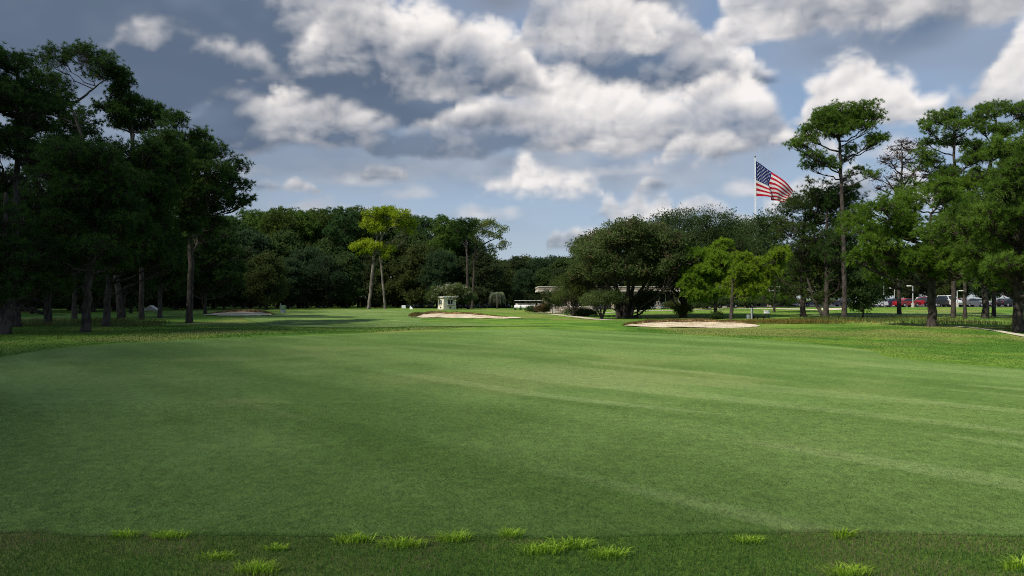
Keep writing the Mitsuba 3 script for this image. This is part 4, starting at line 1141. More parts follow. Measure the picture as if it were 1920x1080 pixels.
# ---------------------------------------------------------------- golf carts
def wheel_pair(r, w):
    t = trimesh.creation.cylinder(r, w, sections=16)
    t.apply_transform(trimesh.transformations.rotation_matrix(math.pi / 2, [1, 0, 0]))
    h = trimesh.creation.cylinder(r * 0.58, w * 1.06, sections=12)
    h.apply_transform(trimesh.transformations.rotation_matrix(math.pi / 2, [1, 0, 0]))
    return t, h


def extruded(profile, half, taper=0.0):
    """A side profile (x, z) drawn across y from -half to half, its upper points pulled in by taper per metre."""
    poly = Polygon(profile)
    m = trimesh.creation.extrude_polygon(poly, 2 * half, engine='earcut')
    v = m.vertices.copy()
    out = np.stack([v[:, 0], v[:, 2] - half, v[:, 1]], 1)
    zmin = out[:, 2].min()
    out[:, 1] *= 1 - taper * np.clip(out[:, 2] - zmin, 0, None)
    f = m.faces[:, ::-1]
    return out, f


def golf_cart(x, y, deg, label, group='white golf carts lined up by the clubhouse'):
    z = float(ground_z(x, y)) + 0.02
    c = thing('golf_cart', label, 'golf cart', group)

    def put(name, mesh, mat, **k):
        return part(k.pop('under', c), name, turn(mesh, deg, (x, y, z)), mat, **k)
    put('body', extruded([(-1.15, 0.28), (1.0, 0.28), (1.2, 0.45), (1.12, 0.78), (0.85, 0.95), (0.62, 0.90), (0.50, 0.45), (-0.15, 0.45), (-0.2, 0.72), (-1.0, 0.80), (-1.18, 0.62)], 0.58), 'mat_white', smooth=30)
    put('roof', rounded(-0.95, 0.75, -0.60, 0.60, 1.78, 1.88, 0.03), 'mat_white')
    for sx, lean in ((0.62, 0.10), (-0.85, 0.0)):
        for sy in (-0.5, 0.5):
            put('strut', rod((sx + lean, sy, 0.75), (sx, sy, 1.79), 0.022, 6), 'mat_dark')
    put('seat', rounded(-0.55, -0.05, -0.52, 0.52, 0.70, 0.84, 0.04), 'mat_seat')
    put('seat_back', rounded(-0.62, -0.50, -0.52, 0.52, 0.86, 1.25, 0.04), 'mat_seat')
    put('steering_wheel', turn(tube(np.array([[0.35 + 0.05 * math.cos(t), 0.26 + 0.16 * math.cos(t), 1.02 + 0.15 * math.sin(t)] for t in np.linspace(0, 2 * math.pi, 13)]), 0.02, 5), 0), 'mat_dark')
    for sx in (-0.78, 0.78):
        for sy in (-0.50, 0.50):
            t, h = wheel_pair(0.23, 0.20)
            for m_ in (t, h):
                m_.apply_translation((sx, sy, 0.23))
            put('hub', h, 'mat_grey_metal', smooth=30, under=put('wheel', t, 'mat_tyre', smooth=30))
    for sy in (-0.36, 0.36):
        put('headlight', rounded(1.10, 1.20, sy - 0.09, sy + 0.09, 0.58, 0.70, 0.02), 'mat_lamp_glass')


LOC = ['leftmost white golf cart of the tight row beside the clubhouse', 'second white golf cart from the left in the tight row beside the clubhouse', 'third white golf cart from the left in the tight row beside the clubhouse',
       'fourth white golf cart from the left in the tight row beside the clubhouse', 'rightmost white golf cart of the tight row, nearest the clubhouse column']
for k, px in enumerate((971, 980, 989, 999, 1012)):
    golf_cart(bearing(px, 160), 160 + 0.4 * (k % 2), -98 + 5 * (k % 3), LOC[k])
GLIMPSE = ['just right of the small leaning marker', 'second right of the leaning marker', 'nearest the left side of the small hut', 'first right of the hut', 'second right of the hut', 'third right of the hut', 'fourth right of the hut', 'just left of the silvery palm', 'just right of the silvery palm']
for k, px in enumerate((772, 786, 806, 868, 880, 890, 902, 916, 947)):
    golf_cart(bearing(px, 200), 200 + (k % 3), -20 + 67 * k % 160, 'distant white golf cart under the tree wall, ' + GLIMPSE[k], 'carts glimpsed under the tree wall')

# ---------------------------------------------------------------- clubhouse
CY = 140.0
CX0, CX1 = bearing(1010, CY), bearing(1530, 140)
GZ = 0.25
club = thing('clubhouse', 'long low clubhouse with a flat banded roof and tan columns behind the spreading trees', 'clubhouse')
part(club, 'wall', box(CX0 + 3.6, CX1 - 2, CY + 4.0, CY + 16, GZ - 0.6, GZ + 3.4), 'mat_brick_tan')
part(club, 'fascia', box(CX0, CX1, CY, CY + 18, GZ + 3.45, GZ + 3.95), 'mat_fascia')
part(club, 'roof_edge', box(CX0 - 0.12, CX1 + 0.12, CY - 0.12, CY + 18.1, GZ + 3.20, GZ + 3.447), 'mat_concrete')
part(club, 'roof_edge', box(CX0 - 0.1, CX1 + 0.1, CY - 0.1, CY + 18.1, GZ + 3.953, GZ + 4.1), 'mat_concrete')
part(club, 'terrace', box(CX0 + 1, CX1 - 1, CY - 1.5, CY + 4, GZ - 0.9, GZ - 0.02), 'mat_concrete')
for k, x in enumerate(np.arange(CX0 + 1.4, CX1 - 1, 3.9)):
    part(club, 'column', box(x - 0.3, x + 0.3, CY + 0.5, CY + 1.1, GZ - 0.01, GZ + 3.19), 'mat_brick_tan')
    if CX0 + 5 < x < CX1 - 5:
        win_glass = (box(x + 0.6, x + 3.3, CY + 3.92, CY + 3.997, GZ + 0.5, GZ + 2.8), 'mat_pane')
        part(part(club, 'window', join([box(x + 0.5, x + 3.4, CY + 3.86, CY + 3.995, GZ + 2.803, GZ + 2.9), box(x + 0.5, x + 3.4, CY + 3.86, CY + 3.995, GZ + 0.40, GZ + 0.497), box(x + 1.9, x + 2.0, CY + 3.87, CY + 3.915, GZ + 0.5, GZ + 2.8)]), 'mat_white'), 'pane', *win_glass)
fence = thing('railing', 'grey metal railing along the clubhouse terrace left of the black oak trunk', 'railing')
x0, x1 = bearing(1206, 136), bearing(1272, 136)
for z in (0.35, 0.8, 1.25):
    part(fence, 'rail', rod((x0, 136, GZ + z), (x1, 136, GZ + z), 0.03, 6), 'mat_grey_metal')
for x in np.linspace(x0, x1, 5):
    part(fence, 'post', rod((x, 136, GZ - 0.6), (x, 136, GZ + 1.3), 0.04, 6), 'mat_grey_metal')
part(fence, 'baluster', join([rod((x, 136, GZ + 0.35), (x, 136, GZ + 1.25), 0.012, 4) for x in np.linspace(x0, x1, 60)]), 'mat_grey_metal', kind='stuff')
# low rubble wall in front of the terrace
wall = thing('stone_wall', 'low rubble stone wall with a pale coping left of the spreading trees', 'wall')
rng = np.random.default_rng(91)
wx0, wx1, wy = bearing(1042, 125), bearing(1112, 125), 125.0
wz = float(ground_z((wx0 + wx1) / 2, wy))
part(wall, 'coping', box(wx0 - 0.1, wx1 + 0.1, wy - 0.28, wy + 0.28, wz + 0.953, wz + 1.06), 'mat_concrete')
part(wall, 'core', box(wx0, wx1, wy - 0.16, wy + 0.2, wz - 0.3, wz + 0.95), 'mat_dark')
st = []
zc = wz - 0.1
while zc < wz + 0.9:
    hh = rng.uniform(0.2, 0.3)
    x = wx0
    while x < wx1:
        w_s = rng.uniform(0.25, 0.6)
        st.append(rounded(x, min(x + w_s, wx1) , wy - 0.24 - rng.uniform(0, 0.05), wy - 0.1, zc, min(zc + hh - 0.03, wz + 0.948), 0.03))
        x += w_s + 0.03
    zc += hh
for s_ in st:
    part(wall, 'stone', s_, 'mat_stone' if rng.random() < 0.6 else 'mat_concrete')
pier = thing('pier', 'pale square stone pier standing at the left end of the low rubble wall', 'pier')
part(pier, 'shaft', box(wx0 - 0.75, wx0 - 0.2, wy - 0.3, wy + 0.3, wz - 0.2, wz + 1.25), 'mat_concrete')
part(pier, 'cap', box(wx0 - 0.82, wx0 - 0.13, wy - 0.37, wy + 0.37, wz + 1.253, wz + 1.36), 'mat_roof_white')


def bush(name, label, px, dist, w, h, seed, pal, accents=(), n=7, length=0.2):
    rng = np.random.default_rng(seed)
    x = bearing(px, dist)
    z = float(ground_z(x, dist))
    blobs = [(x + rng.uniform(-w, w) * 0.6, dist + rng.uniform(-w, w) * 0.5, z + h * rng.uniform(0.4, 0.75), w * 0.5, w * 0.5, h * 0.35, 22) for _ in range(n)]
    wood, fol, col = tree(seed, [[(x, dist, z - 0.1, 0.05), (x, dist, z + h * 0.7, 0.02)]], blobs, kind='leaf', pal=pal, count=8, length=length, width=length * 0.5, sub=0.25, per_sub=6, twigs=False, sides=5, accents=accents)
    key = thing(name, label, 'bush')
    part(key, 'stems', wood, 'mat_oak_bark', smooth=True)
    part(key, 'foliage', fol, 'mat_leaf', color=col)


bush('flowering_bush', 'bush with pink blossoms at the corner of the terrace', 1021, 122, 1.3, 1.3, 92, OAK_DARK, ((0.30, (0.45, 0.12, 0.13)),), length=0.18)
bush('flowering_bush', 'taller bush with pale blossoms in front of the clubhouse end column', 1036, 121, 1.5, 3.4, 93, ((0.04, 0.07, 0.02), (0.08, 0.12, 0.03)), ((0.12, (0.5, 0.38, 0.3)),), n=12)
bush('hedge_bush', 'clipped dark bush between the golf carts and the clubhouse end', 1006, 128, 1.6, 0.9, 94, OAK_DARK)
bush('ground_bush', 'wide low dark shrub bed beside the pale footpath', 1092, 100, 2.2, 0.7, 95, OAK_DARK, n=10)
bush('hedge_bush', 'low rounded green hedge in front of the terrace right of the black oak trunk', 1268, 122, 1.8, 1.2, 96, ((0.05, 0.075, 0.02), (0.09, 0.11, 0.035)), n=9)
bush('oak_sprout', 'tuft of fresh leaves growing round the black oak trunk', 1282, 91.4, 0.75, 1.5, 97, ((0.08, 0.12, 0.02), (0.14, 0.19, 0.03)), n=4)
bush('root_shoot', 'dark shoots at the foot of the left lime green young pine', 1344, 85.2, 0.5, 0.7, 98, OAK_DARK, n=4, length=0.14)
HEDGE = ['behind the left lime green young pine', 'between the two lime green pines', 'behind the pale marker post', 'behind the white water cooler', 'behind the foot of the broad dark pine', 'left of the tall bare trunk']
for k, px in enumerate((1318, 1352, 1395, 1440, 1478, 1545)):
    bush('hedge_bush', 'dark clipped bush at the clubhouse ' + HEDGE[k], px, 130 + k % 3, 1.9, 1.5 + 0.5 * (k % 2), 120 + k, OAK_DARK, n=9)
for k, (px, D) in enumerate(((705, 190), (645, 188), (757, 205))):
    bush('brush', ('low pale brush right beside the foot of the two pale trunks', 'low pale brush left of the two pale trunks', 'low pale brush behind the blank sign board')[k], px, D, 1.6, 1.4, 110 + k, ((0.06, 0.07, 0.03), (0.12, 0.13, 0.06)), n=6, length=0.3)

# ---------------------------------------------------------------- parked cars
def car(px, dist, deg, color, shape, label):
    x, y = bearing(px, dist), dist
    z = float(ground_z(x, y)) + 0.05
    c = thing('parked_car', label, 'car', 'cars parked behind the pines')

    def put(name, mesh, mat, **k):
        return part(k.pop('under', c), name, turn(mesh, deg, (x, y, z)), mat, **k)
    if shape == 'saloon':
        low = [(-2.3, 0.30), (2.25, 0.30), (2.35, 0.55), (2.25, 0.78), (1.2, 0.95), (-1.6, 0.98), (-2.25, 0.92), (-2.36, 0.6)]
        cab = [(-1.75, 0.97), (1.05, 0.95), (0.35, 1.40), (-0.2, 1.46), (-0.9, 1.42)]
    elif shape == 'suv':
        low = [(-2.3, 0.38), (2.2, 0.38), (2.3, 0.65), (2.2, 0.95), (1.2, 1.05), (-2.2, 1.08), (-2.35, 0.8)]
        cab = [(-2.2, 1.07), (1.05, 1.05), (0.4, 1.62), (-0.2, 1.70), (-1.9, 1.66)]
    else:
        low = [(-2.5, 0.38), (2.3, 0.38), (2.45, 0.7), (2.35, 1.05), (1.5, 1.18), (-2.45, 1.2), (-2.55, 0.9)]
        cab = [(-2.45, 1.19), (1.5, 1.17), (0.75, 1.85), (0.2, 1.98), (-2.3, 1.98)]
    low_m = extruded(low, 0.90, 0.02)
    cab_m = extruded(cab, 0.80, 0.22)
    put('body', low_m, color, smooth=25)
    put('cabin', cab_m, color, smooth=25)
    cz = np.array(cab)
    zb, zt = cz[:, 1].min() + 0.07, cz[:, 1].max() - 0.09
    win = [(p[0] * 0.90 - 0.03, min(max(p[1], zb), zt)) for p in cab]
    glass = extruded(win, 0.81, 0.21)
    put('side_window', glass, 'mat_pane')
    ends = extruded([(p[0] * 1.005, min(max(p[1], zb), zt)) for p in cab], 0.68, 0.22)
    put('windscreen', ends, 'mat_pane')
    for sx in (-1.4, 1.42):
        for sy in (-0.82, 0.82):
            t, h = wheel_pair(0.33, 0.22)
            for m_ in (t, h):
                m_.apply_translation((sx, sy, 0.33))
            put('hub', h, 'mat_grey_metal', smooth=30, under=put('wheel', t, 'mat_tyre', smooth=30))
    for sy in (-0.62, 0.62):
        put('headlight', rounded(2.18, 2.33, sy - 0.18, sy + 0.18, 0.62, 0.76, 0.02), 'mat_lamp_glass')
        put('tail_light', rounded(-2.38, -2.2, sy - 0.14, sy + 0.14, 0.72, 0.88, 0.02), 'mat_car_red')


for args in [
    (1622, 141, 200, 'mat_car_bluegrey', 'saloon', 'blue grey car half hidden by the low bushy tree, leftmost of the parked row'),
    (1636, 139, 165, 'mat_car_silver', 'saloon', 'silver car second in the parked row from the left'),
    (1651, 142, 150, 'mat_car_carwhite', 'saloon', 'white car whose bonnet shows behind the silver one'),
    (1673, 139, 190, 'mat_car_navy', 'saloon', 'dark navy car left of the pine trunk before the red cars'),
    (1700, 138, 20, 'mat_car_red', 'saloon', 'left one of the two red cars'),
    (1728, 141, 160, 'mat_car_red', 'suv', 'taller right one of the two red cars'),
    (1737, 147, 30, 'mat_car_silver', 'suv', 'silver car whose roof shows above the taller red one'),
    (1762, 138, 10, 'mat_car_black', 'suv', 'black car right of the dark nearer pine trunk'),
    (1779, 139, -88, 'mat_car_carwhite', 'van', 'bright white van seen from its front between the pine trunks'),
    (1797, 142, 5, 'mat_car_red', 'saloon', 'dark red car mostly behind trunks right of the white van'),
    (1820, 140, 20, 'mat_car_grey', 'saloon', 'dark grey car left of the two touching trunks'),
    (1833, 143, 160, 'mat_car_silver', 'saloon', 'pale silver car next to the two touching trunks'),
    (1873, 142, 170, 'mat_car_grey', 'saloon', 'grey car right of the two touching trunks'),
    (1892, 141, 20, 'mat_car_black', 'saloon', 'black car near the right edge of the view'),
    (1588, 143, 10, 'mat_car_navy', 'saloon', 'navy car behind the tall bare trunk'),
    (1530, 146, 160, 'mat_car_grey', 'saloon', 'grey car in the gap between the dark pines'),
    (1390, 133.5, 10, 'mat_car_black', 'saloon', 'black car parked at the clubhouse seen under the lime green pines'),
    (1312, 133, 0, 'mat_car_black', 'saloon', 'black car at the clubhouse just right of the black oak trunk'),
    (1360, 133, 10, 'mat_car_black', 'suv', 'black car between the two lime green pine trunks'),
    (1480, 140, 10, 'mat_car_bluegrey', 'saloon', 'blue grey car by the clubhouse end behind the broad dark pine')]:
    car(*args)

# ---------------------------------------------------------------- lamp posts
def lamp_post(px, dist, top_py, heads, label):
    x, y = bearing(px, dist), dist
    z0, z1 = float(ground_z(x, y)), height_of(top_py, dist)
    c = thing('lamp_post', label, 'lamp post', 'car park lamp posts')
    part(c, 'pole', tube(np.array([[x, y, z0 - 0.1], [x, y, z1]]), np.array([0.10, 0.075]), 8, cap=True), 'mat_grey_metal', smooth=40)
    part(c, 'footing', tube(np.array([[x, y, z0 - 0.2], [x, y, z0 + 0.7]]), np.array([0.25, 0.25]), 10, cap=True), 'mat_concrete', smooth=40)
    for s_ in heads:
        part(c, 'arm', rod((x, y, z1 - 0.06), (x + s_ * 0.35, y, z1 - 0.02), 0.035, 6), 'mat_grey_metal')
        part(c, 'lamp_head', rounded(min(x + s_ * 0.3, x + s_ * 0.95), max(x + s_ * 0.3, x + s_ * 0.95), y - 0.2, y + 0.2, z1 - 0.10, z1 + 0.10, 0.04), 'mat_lamp_glass')


lamp_post(1657, 145, 522, (-1, 1), 'twin-headed lamp post above the silver parked car')
lamp_post(1711.5, 135, 536, (-1,), 'pale lamp post standing in front of the red cars')
lamp_post(1677, 165, 540, (-1, 1), 'far lamp post showing between the navy car and the pine trunk')
lamp_post(1795, 135, 545, (1,), 'lamp post beside the white van')

# ---------------------------------------------------------------- small things on the grass
def on(px, D):
    return bearing(px, D), D, float(ground_z(bearing(px, D), D))


x, y, z = on(1409, 84)
post = thing('marker_post', 'pale square post with a dark edge standing on the grass below the lime green pines', 'post')
part(post, 'shaft', rounded(x - 0.06, x + 0.06, y - 0.06, y + 0.06, z - 0.1, z + 1.15, 0.01), 'mat_grey_metal')
part(post, 'back_board', box(x + 0.063, x + 0.13, y - 0.05, y + 0.05, z - 0.1, z + 1.12), 'mat_dark')
bins = thing('litter_bin', 'low dark bin at the foot of the pale square post', 'bin')
part(bins, 'body', tube(np.array([[x - 0.2, y + 0.35, z], [x - 0.2, y + 0.35, z + 0.42]]), np.array([0.2, 0.23]), 14, cap=True), 'mat_blue_grey', smooth=40)
part(bins, 'lid', tube(np.array([[x - 0.2, y + 0.35, z + 0.42], [x - 0.2, y + 0.35, z + 0.48]]), np.array([0.25, 0.22]), 14, cap=True), 'mat_dark', smooth=40)
bins = thing('litter_bin', 'dark open bin with a raised handle right of the pale square post', 'bin')
part(bins, 'body', tube(np.array([[x + 0.3, y + 0.3, z], [x + 0.3, y + 0.3, z + 0.36]]), np.array([0.18, 0.22]), 14, cap=True), 'mat_dark', smooth=40)
part(bins, 'handle', tube(np.array([[x + 0.12, y + .3, z + 0.36], [x + 0.2, y + .3, z + 0.55], [x + 0.42, y + .3, z + 0.58], [x + 0.5, y + .3, z + 0.36]]), 0.02, 6), 'mat_blue_grey')
x, y, z = on(1438, 84)
mower = thing('water_cooler', 'white water cooler on a dark legged stand right of the marker post', 'cooler')
part(mower, 'tank', rounded(x - 0.30, x + 0.25, y - 0.2, y + 0.2, z + 0.50, z + 0.80, 0.06), 'mat_white')
part(mower, 'lid', rounded(x - 0.33, x + 0.28, y - 0.22, y + 0.22, z + 0.805, z + 0.86, 0.02), 'mat_white')
part(mower, 'tap', tube(np.array([[x + 0.26, y, z + 0.6], [x + 0.40, y, z + 0.6], [x + 0.42, y, z + 0.52]]), 0.03, 6), 'mat_dark')
for sx in (-0.25, 0.22):
    for sy in (-0.16, 0.16):
        part(mower, 'leg', rod((x + sx, y + sy, z - 0.02), (x + sx * 0.9, y + sy * 0.9, z + 0.49), 0.025, 6), 'mat_dark')
part(mower, 'shelf', box(x - 0.24, x + 0.22, y - 0.16, y + 0.16, z + 0.2, z + 0.23), 'mat_dark')
x, y, z = on(1426, 83.5)
bench = thing('low_bench', 'low black bench left of the white water cooler', 'bench')
part(bench, 'seat', rounded(x - 0.42, x + 0.40, y - 0.16, y + 0.16, z + 0.28, z + 0.36, 0.02), 'mat_dark')
for sx in (-0.32, 0.30):
    part(bench, 'leg', box(x + sx - 0.03, x + sx + 0.03, y - 0.13, y + 0.13, z - 0.02, z + 0.279), 'mat_dark')
x, y, z = on(530, 120)
bw = thing('ball_washer', 'green tee box unit on a bluish post in the left distance', 'tee post')
part(bw, 'post', rod((x - 0.28, y, z - 0.1), (x - 0.28, y, z + 1.45), 0.06, 8), 'mat_blue_grey')
part(bw, 'cabinet', rounded(x - 0.2, x + 0.45, y - 0.2, y + 0.2, z + 0.42, z + 1.15, 0.05), 'mat_green_box')
part(bw, 'bin', rounded(x - 0.2, x + 0.4, y - 0.22, y + 0.22, z - 0.02, z + 0.40, 0.05), 'mat_blue_grey')
x, y, z = on(757, 172)
sign = thing('small_sign', 'small blank white sign board at the edge of the green by the tree wall', 'sign')
part(sign, 'board', rounded(x - 0.42, x + 0.42, y - 0.02, y + 0.02, z + 0.15, z + 0.85, 0.01), 'mat_white')
for sx in (-0.3, 0.3):
    part(sign, 'leg', rod((x + sx, y + 0.04, z - 0.1), (x + sx, y + 0.04, z + 0.8), 0.02, 6), 'mat_dark')
x, y, z = on(771, 170)
mark = thing('tee_marker', 'small white leaning marker right of the blank sign board', 'marker')
part(mark, 'wedge', trimesh.convex.convex_hull(np.array([[x - .3, y - .12, z], [x + .35, y - .12, z], [x - .3, y + .12, z], [x + .35, y + .12, z], [x + .3, y - .1, z + .25], [x - .25, y + .02, z + .75], [x + .0, y + .08, z + .5]])), 'mat_white')
part(mark, 'stake', rod((x - 0.26, y + 0.14, z - 0.1), (x - 0.26, y + 0.14, z + 0.8), 0.02, 6), 'mat_dark')
x, y, z = on(284, 125)
tent = thing('shelter', 'pale low gable shelter glimpsed between the trunks of the left pines', 'shelter')
part(tent, 'roof', trimesh.convex.convex_hull(np.array([[x + a, y + b, z + c] for a, b, c in ((-1.2, -.6, .35), (1.2, -.6, .35), (-1.2, .6, .35), (1.2, .6, .35), (0, -.6, 1.15), (0, .6, 1.15))])), 'mat_concrete')
for sx in (-1.1, 1.1):
    for sy in (-0.8, 0.8):
        part(tent, 'post', rod((x + sx, y + sy, z - 0.1), (x + sx, y + sy, z + 0.36), 0.05, 6), 'mat_fascia')

# ---------------------------------------------------------------- grass
def blades(rng, base, height, width, lean, pal, segs=2, dirs=None):
    """Grass blades as bent tapering strips."""
    n = len(base)
    a = rng.uniform(0, 2 * np.pi, n)
    d = np.stack([np.cos(a), np.sin(a), 0 * a], 1) if dirs is None else dirs
    h = height * rng.uniform(0.55, 1.2, n)[:, None]
    l = lean * rng.uniform(0.3, 1.3, n)[:, None] * h
    s = np.cross(d, [0, 0, 1.0]) * (width * rng.uniform(0.7, 1.2, n))[:, None] / 2
    m = base + d * l * 0.35 + np.array([0, 0, 1]) * h * 0.62
    t = base + d * l + np.array([0, 0, 1]) * h * (1 - 0.25 * lean)
    v = np.stack([base - s, base + s, m + s * 0.8, m - s * 0.8, t], 1).reshape(-1, 3)
    k = np.arange(n)[:, None] * 5
    f = np.vstack([k + np.array([0, 1, 2]), k + np.array([0, 2, 3]), k + np.array([3, 2, 4])])
    u = rng.random((n, 1))
    c = (np.array(pal[0]) * (1 - u) + np.array(pal[1]) * u) * rng.uniform(0.75, 1.25, (n, 1))
    return v, f, np.repeat(c, 5, 0)


def scatter(rng, poly, n):
    poly = Polygon(poly).buffer(0) if not hasattr(poly, 'bounds') else poly
    x0, y0, x1, y1 = poly.bounds
    out = []
    got = 0
    while got < n:
        p = rng.uniform((x0, y0), (x1, y1), (n, 2))
        p = p[shapely.contains_xy(poly, p[:, 0], p[:, 1])]
        out.append(p)
        got += len(p)
    p = np.vstack(out)[:n]
    return np.column_stack([p, ground_z(p[:, 0], p[:, 1])])


fair = Polygon(FAIRWAY).buffer(0)
rng = np.random.default_rng(200)
near = Polygon([(-5.2, 5.2), (5.2, 5.2), (6.0, 7.15), (-6.0, 7.15)]).difference(fair.buffer(-0.09))
p = scatter(rng, near, 120000)
into = shapely.distance(shapely.points(p[:, 0], p[:, 1]), near.difference(fair))      # a few stray blades stand inside the mown edge
p = p[rng.random(len(p)) > into / 0.07]
dry = meshkit.fbm(p * np.array([1.1, 1.5, 0]) + 5, 3, 4)
v, f, c = blades(rng, p, 0.038, 0.0036, 0.85, ((0.076, 0.165, 0.034), (0.125, 0.228, 0.058)))
tan = (rng.random(len(p)) < np.clip((dry - 0.54) * 3.0, 0.04, 0.45))
c = np.where(np.repeat(tan, 5)[:, None], np.repeat(np.array([[0.25, 0.225, 0.115]]) * rng.uniform(0.7, 1.2, (len(p), 1)), 5, 0), c)
solo('grass', (v, f), 'mat_blade', 'short unmown grass strip along the bottom of the view', 'grass', kind='stuff', color=c)
# the mown blades of the fairway itself, as far as they can be told from its colour
mown = fair.intersection(Polygon([(-5.6, 6.3), (5.6, 6.3), (11.5, 15.5), (-11.5, 15.5)]))
p = scatter(rng, mown, 420000)
p = p[rng.random(len(p)) < np.clip((7.6 / p[:, 1]) ** 1.6, 0, 1)]
q = fairway_color(mi.Point3f(p[:, 0], p[:, 1], p[:, 2]), None, None)
tone = np.stack([np.array(q.x), np.array(q.y), np.array(q.z)], 1)
n = len(p)
a_ = rng.uniform(0, 2 * np.pi, n)
side = np.stack([np.cos(a_), np.sin(a_), 0 * a_], 1) * rng.uniform(0.0016, 0.0030, (n, 1))
tip = rng.normal(0, 0.008, (n, 3)) * np.array([1, 1, 0]) + np.array([0, 0, 1]) * rng.uniform(0.008, 0.018, (n, 1))
base = p + np.array([0, 0, 0.003])
v = np.stack([base - side, base + side, base + tip], 1).reshape(-1, 3)
solo('mown_grass', (v, np.arange(3 * n).reshape(-1, 3)), 'mat_blade', 'closely mown blades of the near fairway', 'grass', kind='stuff', color=np.repeat(np.clip(tone * rng.uniform(0.9, 1.7, (n, 1)), 0, 1), 3, 0))
# rough round the fairway, near enough to show its blades
rim = fair.buffer(5.5).difference(fair.buffer(0.05)).intersection(Polygon([(4, 16), (35, 16), (35, 52), (4, 52)]))
wide = Polygon([(10, 24), (34, 24), (40, 50), (33, 62), (8, 57)]).difference(fair.buffer(0.05)).union(rim)
wide = wide.difference(Polygon(np.array(LIP_A)[:, :2].tolist() + [(23.5, 60), (16, 58.5), (8.4, 60)]).buffer(0.6))
sandy = LineString([(32.4, 69), (33.2, 61), (32.0, 54), (30.0, 47.8), (27.6, 40)]).buffer(0.75)
wide = wide.difference(sandy)
p = scatter(rng, wide, 70000)
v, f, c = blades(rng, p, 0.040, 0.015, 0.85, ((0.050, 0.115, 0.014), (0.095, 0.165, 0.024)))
solo('rough_grass', (v, f), 'mat_blade', 'brighter green rough bordering the fairway on the right', 'grass', kind='stuff', color=c)
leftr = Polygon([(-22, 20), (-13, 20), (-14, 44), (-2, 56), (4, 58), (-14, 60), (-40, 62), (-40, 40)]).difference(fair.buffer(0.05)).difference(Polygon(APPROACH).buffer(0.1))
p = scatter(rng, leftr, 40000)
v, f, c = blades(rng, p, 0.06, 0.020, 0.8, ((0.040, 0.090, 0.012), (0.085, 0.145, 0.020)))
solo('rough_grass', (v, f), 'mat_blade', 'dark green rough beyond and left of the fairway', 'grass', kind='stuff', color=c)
# tall seeding grass below the pines
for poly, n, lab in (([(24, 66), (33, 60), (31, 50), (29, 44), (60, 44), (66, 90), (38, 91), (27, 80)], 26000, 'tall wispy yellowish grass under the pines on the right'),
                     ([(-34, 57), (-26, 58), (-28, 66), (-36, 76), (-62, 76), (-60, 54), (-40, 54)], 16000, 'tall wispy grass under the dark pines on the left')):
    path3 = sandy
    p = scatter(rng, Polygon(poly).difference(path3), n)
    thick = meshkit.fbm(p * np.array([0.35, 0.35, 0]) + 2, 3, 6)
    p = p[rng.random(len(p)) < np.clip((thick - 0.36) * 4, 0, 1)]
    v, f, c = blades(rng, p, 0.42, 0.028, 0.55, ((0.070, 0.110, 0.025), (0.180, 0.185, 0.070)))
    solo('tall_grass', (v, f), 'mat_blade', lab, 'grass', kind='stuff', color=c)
# dry fringe hanging over the bunker lips
for lip, lab, n in ((LIP_A, 'dry orange brown grass fringing the lip of the right bunker', 9000), (LIP_B, 'dry grass fringing the lip of the middle bunker', 5000), (LIP_C, 'grass fringing the lip of the left bunker', 2500)):
    k = rng.integers(0, len(lip) - 1, n)
    t = rng.random(n)[:, None]
    b = lip[k] * (1 - t) + lip[k + 1] * t
    back = rng.exponential(0.35, n)
    b[:, 1] += back
    b[:, 2] -= 0.02
    v, f, c = blades(rng, b, 0.12, 0.022, 0.9, ((0.130, 0.130, 0.030), (0.330, 0.240, 0.090)))
    solo('fringe_grass', (v, f), 'mat_blade', lab, 'grass', kind='stuff', color=c)
x = rng.normal(22.5, 2.6, 4000)
y = 66.6 + rng.normal(0, 0.5, 4000) - 0.05 * (x - 21)
v, f, c = blades(rng, np.column_stack([x, y, ground_z(x, y) + 0.08]), 0.30, 0.03, 0.8, ((0.16, 0.16, 0.03), (0.36, 0.25, 0.08)))
solo('fringe_grass', (v, f), 'mat_blade', 'patch of straw coloured grass trailing right from the right bunker', 'grass', kind='stuff', color=c)

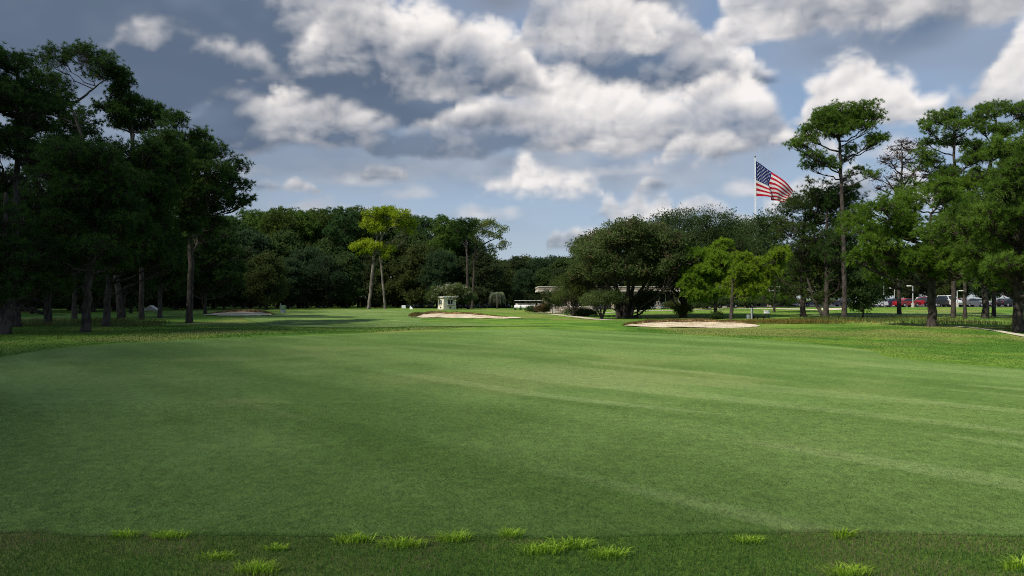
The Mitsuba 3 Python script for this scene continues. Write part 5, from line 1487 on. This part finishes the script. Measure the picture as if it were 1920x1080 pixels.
# bright tufts of coarse grass along the edge of the fairway
tufts = [(240, 1006, .20, .85, 'leftmost bright grass tuft at the fairway edge'), (322, 1008, .24, .9, 'second grass tuft from the left at the fairway edge'), (665, 1016, .26, 1.0, 'pale spreading grass tuft left of the widest one'),
         (755, 1024, .34, 1.0, 'widest bright grass tuft left of the middle'), (848, 1014, .24, 1.1, 'upright bright grass tuft left of the middle at the fairway edge'), (957, 1007, .17, 1.1, 'small grass tuft on the fairway edge in the middle'),
         (1015, 1036, .30, 1.15, 'bright grass tuft lower left of the trio right of the middle'), (1072, 1026, .26, 1.1, 'bright grass tuft at the back of the trio right of the middle'), (1137, 1044, .26, 1.1, 'bright grass tuft at the right of the trio right of the middle'),
         (1400, 1016, .22, .8, 'low grass tuft alone right of the trio'), (1579, 1008, .14, 1.2, 'small upright grass tuft on the fairway edge at the right'), (485, 1072, .28, 1.1, 'shaded grass tuft at the bottom left of the middle'),
         (1585, 1078, .26, 1.1, 'grass tuft cut by the bottom edge at the right'), (1906, 1066, .22, 1.2, 'grass tuft in the bottom right corner'), (410, 1046, .24, .7, 'thin flat grass tuft in the left part of the bottom strip'), (520, 1030, .16, .7, 'faint flat grass tuft beside the thin flat one')]
for k, (px, py, r, s_, lab) in enumerate(tufts):
    rng = np.random.default_rng(300 + k)
    D = drop(py)
    x, y = bearing(px, D), D
    r *= 0.72
    n = int(190 * r / 0.18)
    q = np.clip(rng.normal(0, 0.40, (n, 2)), -0.75, 0.75) * np.array([r, r * 0.45])
    b = np.column_stack([x + q[:, 0], y + q[:, 1], ground_z(x + q[:, 0], y + q[:, 1]) - 0.004])
    d = np.column_stack([q / r + rng.normal(0, 0.35, (n, 2)), np.zeros(n)])
    d /= np.linalg.norm(d, axis=1, keepdims=True)
    v, f, c = blades(rng, b, 0.090 * s_, 0.0085, 0.9, ((0.230, 0.400, 0.022), (0.460, 0.640, 0.090)), dirs=d)
    solo('grass_tuft', (v, f), 'mat_blade', lab, 'grass tuft', group='coarse grass tufts at the near fairway edge', color=c)

# ---------------------------------------------------------------- cloud added out of view to darken the left of the course
rng = np.random.default_rng(400)
H = 900.0
shade_puffs = []
ico = trimesh.creation.icosphere(1, 1.0)
edge_dir = np.array([-0.28, 1.0]) / math.hypot(0.28, 1)
left = np.array([-edge_dir[1], edge_dir[0]])
for _ in range(5400):
    s_ = rng.uniform(0, 150)
    along = rng.uniform(-40, 330)
    if rng.random() > min(1, s_ / 18) * 0.97:
        continue
    g = np.array([6.0, 0]) + left * s_ + edge_dir * along
    h = H + rng.uniform(-14, 14)
    c = np.array([g[0], g[1], 0]) + SUN / SUN[2] * h
    v = ico.vertices * rng.uniform(0.7, 1.4, 3) * rng.uniform(2.0, 3.6)
    v = v * (0.85 + 0.3 * rng.random((len(v), 1)))
    shade_puffs.append((v + c, ico.faces))
scene['mat_shade_cloud'] = {'type': 'twosided', 'bsdf': {'type': 'diffuse', 'reflectance': {'type': 'rgb', 'value': [0.85, 0.85, 0.86]}}}
solo('cloud', join(shade_puffs), 'mat_shade_cloud', 'added unseen cloud shading the left of the course', 'cloud', kind='stuff')
